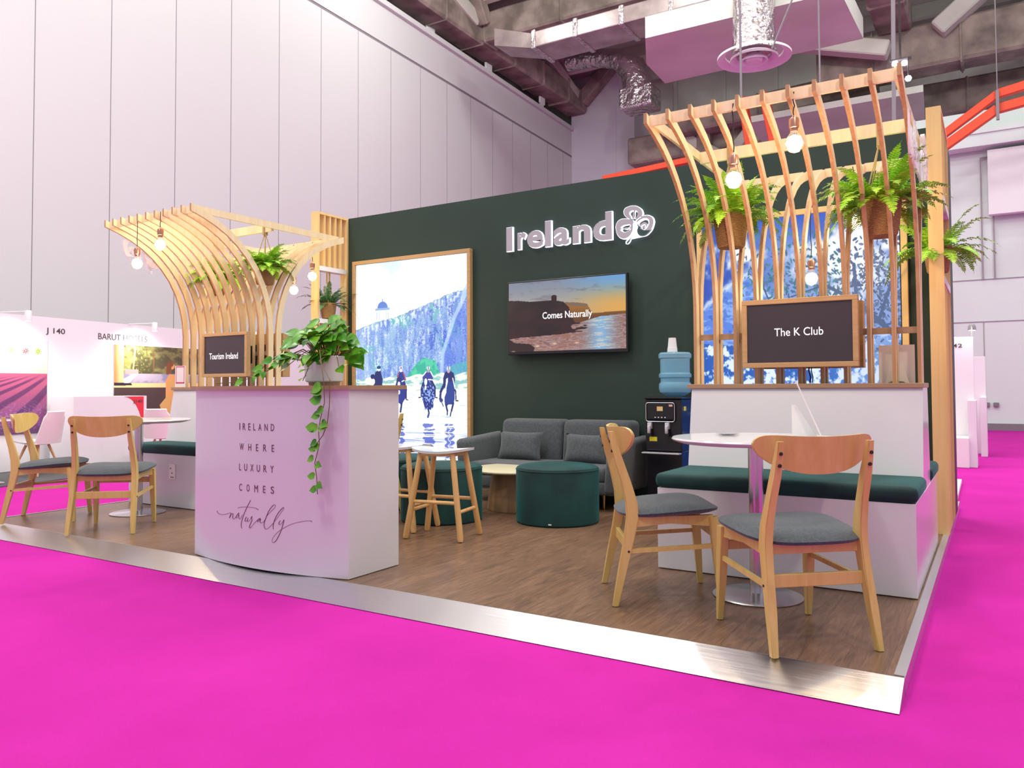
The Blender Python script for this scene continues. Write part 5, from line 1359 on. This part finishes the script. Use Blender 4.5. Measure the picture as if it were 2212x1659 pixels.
vines = [([(-3.22, 3.24, 1.335), (-3.18, 3.12, 1.36), (-3.07, 3.03, 1.26), (-3.03, 3.005, 1.174), (-3.02, 3.0, 1.071), (-3.05, 3.0, .985), (-3.063, 3.0, .924), (-3.056, 3.0, .851), (-3.09, 3.0, .751), (-3.076, 3.0, .678), (-3.069, 3.0, .586)],
          [(-3.115, 1.154), (-3.071, 1.134), (-3.121, 1.081), (-3.044, 1.033), (-3.06, 1.003), (-3.176, .936), (-3.081, .938), (-3.011, .959), (-3.011, .936), (-3.133, .86), (-3.065, .836), (-3.158, .821), (-3.119, .774), (-3.04, .741), (-3.13, .676), (-3.047, .638), (-3.094, .61)]),
         ([(-3.24, 3.24, 1.335), (-3.16, 3.1, 1.30), (-3.0, 3.02, 1.19), (-2.985, 3.0, 1.05), (-3.0, 3.0, .96), (-3.03, 3.0, .90), (-3.09, 3.0, .84)], []),
         ([(-3.44, 3.28, 1.34), (-3.56, 3.2, 1.36), (-3.66, 3.16, 1.29), (-3.70, 3.12, 1.22), (-3.85, 3.1, 1.185), (-4.02, 3.1, 1.18), (-4.06, 3.1, 1.22)], []),
         ([(-3.42, 3.28, 1.34), (-3.5, 3.18, 1.33), (-3.60, 3.12, 1.25), (-3.68, 3.1, 1.22)], []),
         ([(-3.30, 3.24, 1.33), (-3.28, 3.17, 1.34), (-3.30, 3.14, 1.24), (-3.32, 3.13, 1.19)], [])]
vb = bm_new(); lb = bm_new()
for k, (pts, lv) in enumerate(vines):
    P = [Vector(p) for p in pts]
    tube(vb, P, .0022, 6)
    for i, (x, z) in enumerate(lv):
        L = .078 if i < 3 else (.062 if i < 9 else .050)
        near = min(P, key=lambda p: abs(p.z-z)); s = 1 if x > near.x else -1
        b = Vector((near.x, near.y-.004, z+.006))
        heart_leaf(lb, b+(Vector((x, near.y, z))-b)*.25, Vector((s*1.0, -.25, -.45+.25*((i*7) % 3))), Vector((0, -1, .4)), L, .2, .15)
    if k in (2, 3, 4):
        for i in range(9 if k != 4 else 4):
            u = (i+.5)/9*(len(P)-1) if k != 4 else (i+.5)/4*(len(P)-1); a = P[int(u)]; b = P[int(u)+1]; p = a+(b-a)*(u-int(u))
            if k == 2 and u > 4.2: continue
            heart_leaf(lb, p, Vector((rnd.uniform(-1, .6), -.5, rnd.uniform(-1, .1))), Vector((0, -1, .5)), rnd.uniform(.045, .075), .2, .2)
obj('trailing_vines', vb, stemm, t, True); obj('vine_leaves', lb, pothos, t, True)

# ------------------------------------------------------------------ filament bulbs
def bulb(x, y, z, ztop, lab, seed=0):
    t = thing('pendant_bulb', lab, 'pendant bulb', (x, y, z), 0, 'glowing filament bulbs')
    r = .049
    bm = bm_new(); lathe(bm, [(.001, -r), (r*.5, -r*.87), (r*.87, -r*.5), (r, 0), (r*.87, r*.5), (r*.55, r*.90), (.020, r*1.25), (.018, r*1.45)], x, y, z, 24, cap=False); obj('glass_globe', bm, glassb, t, True)
    bm = bm_new(); lathe(bm, [(.001, -.034), (.025, -.024), (.034, 0), (.025, .026), (.001, .038)], x, y, z, 14, cap=False); obj('filament', bm, bulbem, t, True)
    bm = bm_new(); lathe(bm, [(.019, .060), (.020, .072), (.016, .074), (.024, .080), (.026, .115), (.023, .128), (.010, .135), (.005, .145)], x, y, z, 20); obj('copper_socket', bm, copper, t, True)
    bm = bm_new(); pts = [(x, y, z+.14)]+[(x+.004*math.sin(i*1.9+seed), y+.003*math.cos(i*2.3), z+.14+(ztop-z-.14)*i/7) for i in range(1, 8)]
    tube(bm, pts, .0032, 6); obj('twisted_cord', bm, cordm, t, True)
    d = bpy.data.lights.new('bulb_light', 'POINT'); d.energy = 8; d.color = (1, .72, .38); d.shadow_soft_size = .04
    l = bpy.data.objects.new('bulb_light', d); COL.objects.link(l); l.parent = t; l.location = (0, -.0, -.075)
bulb(-1.158, 4.12, 2.243, 2.65, 'glowing filament bulb, left of the two in front of the right canopy')
bulb(-.848, 4.12, 2.385, 2.65, 'glowing filament bulb, upper right of the two in front of the right canopy', 2)
bulb(-6.20, 3.965, 2.215, 2.62, 'glowing filament bulb, lower left one at the left canopy tips')
bulb(-5.88, 3.965, 2.345, 2.62, 'glowing filament bulb, upper one at the left canopy tips', 1)
bulb(-5.76, 5.55, 2.26, 2.60, 'glowing filament bulb between the left canopy and the slatted frame')
bulb(-6.02, 5.55, 2.14, 2.60, 'glowing filament bulb low behind the left canopy ribs', 3)
bulb(-1.085, 5.76, 1.90, 2.65, 'glowing filament bulb hanging low behind the right canopy ribs')
bulb(-.80, 5.76, 2.26, 2.65, 'glowing filament bulb behind the right canopy, by the right fern', 4)

NB = set(o.name for o in COL.objects)
# ------------------------------------------------------------------ neighbouring booth on the left
A2 = math.radians(100.427); Q0 = Vector((-11.451, 5.346, 0))
t = thing('neighbour_booth_wall', 'long white shell wall of the neighbouring booth with two posters', 'wall', tuple(Q0), A2)
bm = bm_new(); box(bm, -9, 8.2, 0, .06, 0.012, 2.185); obj('shell_panel', bm, whitepaint, t, world=False)
bm = bm_new(); box(bm, -9, 8.2, -.004, 0, .012, .03); obj('base_line', bm, jointm, t, world=False)
def txt(s, tgt, m, nm, par, b=.01, w=False): return text_mesh(s, tgt, m, nm, par, .001, b, 1.0, world=w)
txt('J 140', (.68, 1.93, .985, 2.035, -.003), textdark, 'booth_number', t)
txt('BARUT HOTELS', (1.556, 1.915, 2.50, 2.01, -.003), textdark, 'booth_name', t, .0)
txt('DEDEMIT', (3.9, 1.915, 4.55, 2.0, -.003), textdark, 'booth_name', t, .0) if 0 else None
txt('OL', (4.66, 1.91, 4.84, 1.99, -.003), textdark, 'booth_name', t, 0); txt('MIT', (5.15, 1.91, 5.42, 1.99, -.003), textdark, 'booth_name', t, 0)
def at_local(par, p):
    return MW(par) @ Vector(p)
def poster(lab, x0, x1, z0, z1, nx, ny, fn, nm):
    p = thing(nm, lab, 'poster', tuple(at_local(t, ((x0+x1)/2, -.012, z0))), A2)
    w = (x1-x0)/2
    bm = bm_new(); box(bm, -w, w, 0, .010, 0, z1-z0); obj('poster_board', bm, whitepaint, p, world=False)
    picture('print', p, -w, w, 0, z1-z0, -.002, nx, ny, fn, 0, .5, world=False)
    return p
poster('tall poster of a lavender field under small flower emblems', -.75, .70, .53, 1.85, 200, 190, lambda U, V, a, b: art_lavender(U, V, a, b), 'wall_poster')
pp = poster('wide poster of a woman seated by a garden pool', 1.845, 3.75, .55, 1.85, 300, 220, lambda U, V, a, b: art_pool(U*1.45, V*1.494, a, b), 'wall_poster')
txt('EILAN', (1.05-.30, .52, 1.05+.15, .60, -.005), whiteplastic, 'poster_title', pp, .02) if 0 else None
bm = bm_new(); 
# grey carpet strip of that booth
bm = bm_new(); box(bm, -9, 8.2, -1.35, 0, .002, .012)
g = obj('grey_carpet', bm, greyfloor); g.location = Q0; g.rotation_euler = (0, 0, A2); tag(g, 'grey carpet of the neighbouring booth beside the magenta aisle', 'carpet')
# booth counter with red corner
p0 = at_local(t, (1.29, -.60, .012))
c = thing('booth_counter', 'white booth counter with red corner marked J140', 'counter', tuple(p0), A2)
bm = bm_new(); box(bm, -.64, .64, 0, .45, 0, 1.03); obj('counter_body', bm, whitepaint, c, world=False)
arc = [(.40, 1.025), (.40, .35)]
n = 14
arc = [(.58, 1.02), (.58, .30)]+[(.58-.36*(1-math.cos(a*PI/2/n)), .38+.64*math.sin(a*PI/2/n)) for a in range(0, n+1)]
bm = bm_new(); prism(bm, arc, -.006, -.001, 'xz'); obj('red_corner', bm, redm, c, world=False)
txt('J140', (.38, .91, .55, .97, -.008), textdark, 'counter_number', c)
# clamp spotlights over the wall
def clamp_spot(par_s, lab, power):
    b = at_local(t, (par_s, -.38, 2.13))
    s = thing('arm_spotlight', lab, 'spotlight', tuple(b), A2, 'arm spotlights on the white shell walls')
    bm = bm_new(); tube(bm, [(-.16, .38, .06), (-.02, .02, .07)], .008, 6); obj('arm', bm, whiteplastic, s, world=False)
    bm = bm_new(); lathe(bm, [(.035, .085), (.042, .07), (.045, -.05), (.040, -.055)], n=20); obj('lamp_head', bm, whiteplastic, s, True, world=False)
    bm = bm_new(); lathe(bm, [(.001, -.057), (.036, -.057)], n=16, cap=False); obj('lamp_lens', bm, warmem, s, world=False)
    spot('clamp_spot_light', tuple(at_local(t, (par_s, -.30, 2.05))), tuple(at_local(t, (par_s-.05, .05, 1.2))), power, 150, (1, .95, .88), .12, 1.0)
clamp_spot(.12, 'small white arm spotlight above the lavender poster', 70)
clamp_spot(2.29, 'small white arm spotlight above the pool poster', 70)
clamp_spot(4.7, 'small white arm spotlight further along the white wall, glimpsed through the canopy', 26)
clamp_spot(-2.2, 'small white arm spotlight on the shell wall beyond the left edge', 26)
# white shell chairs
def shell_chair(loc, rz, lab, wooden):
    s = thing('shell_chair', lab, 'chair', loc, rz, 'white shell chairs in the neighbouring booth')
    bm = bm_new(); nu, nv = 14, 20; G_ = []
    for j in range(nv+1):
        v = j/nv; row = []
        for i in range(nu+1):
            u = -1+2*i/nu
            if v < .5:
                k = v/.5; y = .22-.42*k; z = .43-.02*math.sin(PI*k)+.035*u*u; w = .20+.03*k
            else:
                k = (v-.5)/.5; y = -.20-.10*k; z = .43+.42*k; w = .23-.055*k; y += .05*u*u*(1-k*.4)
            if k == 0: pass
            if v < .08: w *= .9
            if v > .92: w *= .86
            row.append(bm.verts.new((u*w, y, z)))
        G_.append(row)
    for j in range(nv):
        for i in range(nu): bm.faces.new((G_[j][i], G_[j][i+1], G_[j+1][i+1], G_[j+1][i]))
    r = bmesh.ops.extrude_face_region(bm, geom=list(bm.faces)); 
    for v in [g for g in r['geom'] if isinstance(g, bmesh.types.BMVert)]: v.co += Vector((0, -.012, -.014))
    obj('shell_seat', bm, shellm, s, True, world=False)
    for sx_ in (-1, 1):
        for sy_ in (-1, 1):
            bm = bm_new(); tube(bm, [(sx_*.22, sy_*.20, .0), (sx_*.09, sy_*.09, .40)], [.011, .018] if wooden else .007, 8); obj('leg', bm, stoolwood if wooden else chrome, s, True, world=False)
    return s
sc_ = shell_chair((-10.85, 5.55, .013), math.radians(112), 'white shell chair with wooden legs before the lavender poster', True)
dup(sc_, (-10.42, 7.12, .013), math.radians(32), 'white shell chair with its back to the pool poster', None)
tb_ = at_local(t, (-.62, -1.0, .013))
dup(pt, (tb_.x-.02, tb_.y-.22, .013), 0, 'round white table of the neighbouring booth cut by the left edge')

# ------------------------------------------------------------------ booths down the right aisle
def shell_wall(lab, x0, x1, y0, y1, z1, grp='white booth walls down the right aisle'):
    bm = bm_new(); box(bm, x0, x1, y0, y1, .002, z1, .004, 1)
    o = obj('exhibition_wall', bm, whitepaint); tag(o, lab, 'wall panel', grp); return o
w1 = shell_wall('white booth wall numbered 42 just right of the timber post', -2.4, -.262, 13.0, 13.06, 1.84)
text_mesh('142', (-.56, 1.69, -.40, 1.745, 12.996), textdark, 'booth_number', w1, .001, .01)
shell_wall('narrow white end panel standing before the number 42 wall', -.342, -.235, 12.6, 13.0, .935)
shell_wall('second white booth wall behind the number 42 wall', -1.6, -.14, 15.2, 15.26, 1.62)
shell_wall('second narrow white end panel further down the aisle', -.22, -.13, 14.6, 15.2, .95)
bm = bm_new(); box(bm, -1.6, -.33, 12.5, 12.99, .002, .42, .01); tag(obj('booth_counter', bm, whiteplastic), 'low pale box at the foot of the number 42 wall', 'counter')
bm = bm_new(); prism(bm, [(-1.7, 10.9), (-.36, 10.55), (-.34, 8.42), (-1.7, 8.42)], .002, .05, 'xy'); tag(obj('white_platform', bm, whiteplastic), 'low white platform of the next booth behind the timber post', 'platform')
s = thing('arm_spotlight', 'small arm spotlight above the number 42 wall', 'spotlight', (-.28, 13.3, 1.98), 0, 'arm spotlights on the white shell walls')
bm = bm_new(); lathe(bm, [(.03, .06), (.05, .03), (.055, -.03)], -.28, 13.3, 1.98, 16); obj('lamp_head', bm, mat('lamp_grey', (.3, .3, .3), .4), s, True)
bm = bm_new(); lathe(bm, [(.001, -.032), (.045, -.032)], -.28, 13.3, 1.98, 16, cap=False); obj('lamp_lens', bm, warmem, s)
bm = bm_new(); tube(bm, [(-.28, 13.06, 1.82), (-.28, 13.1, 1.99), (-.28, 13.3, 2.02)], .01, 6); obj('arm', bm, jointm, s)
spot('aisle_spot_light', (-.28, 12.9, 2.2), (-.4, 13.0, .9), 20, 90, (1, .95, .85), .03)

hall_scale([o for o in COL.objects if o.name not in NB])
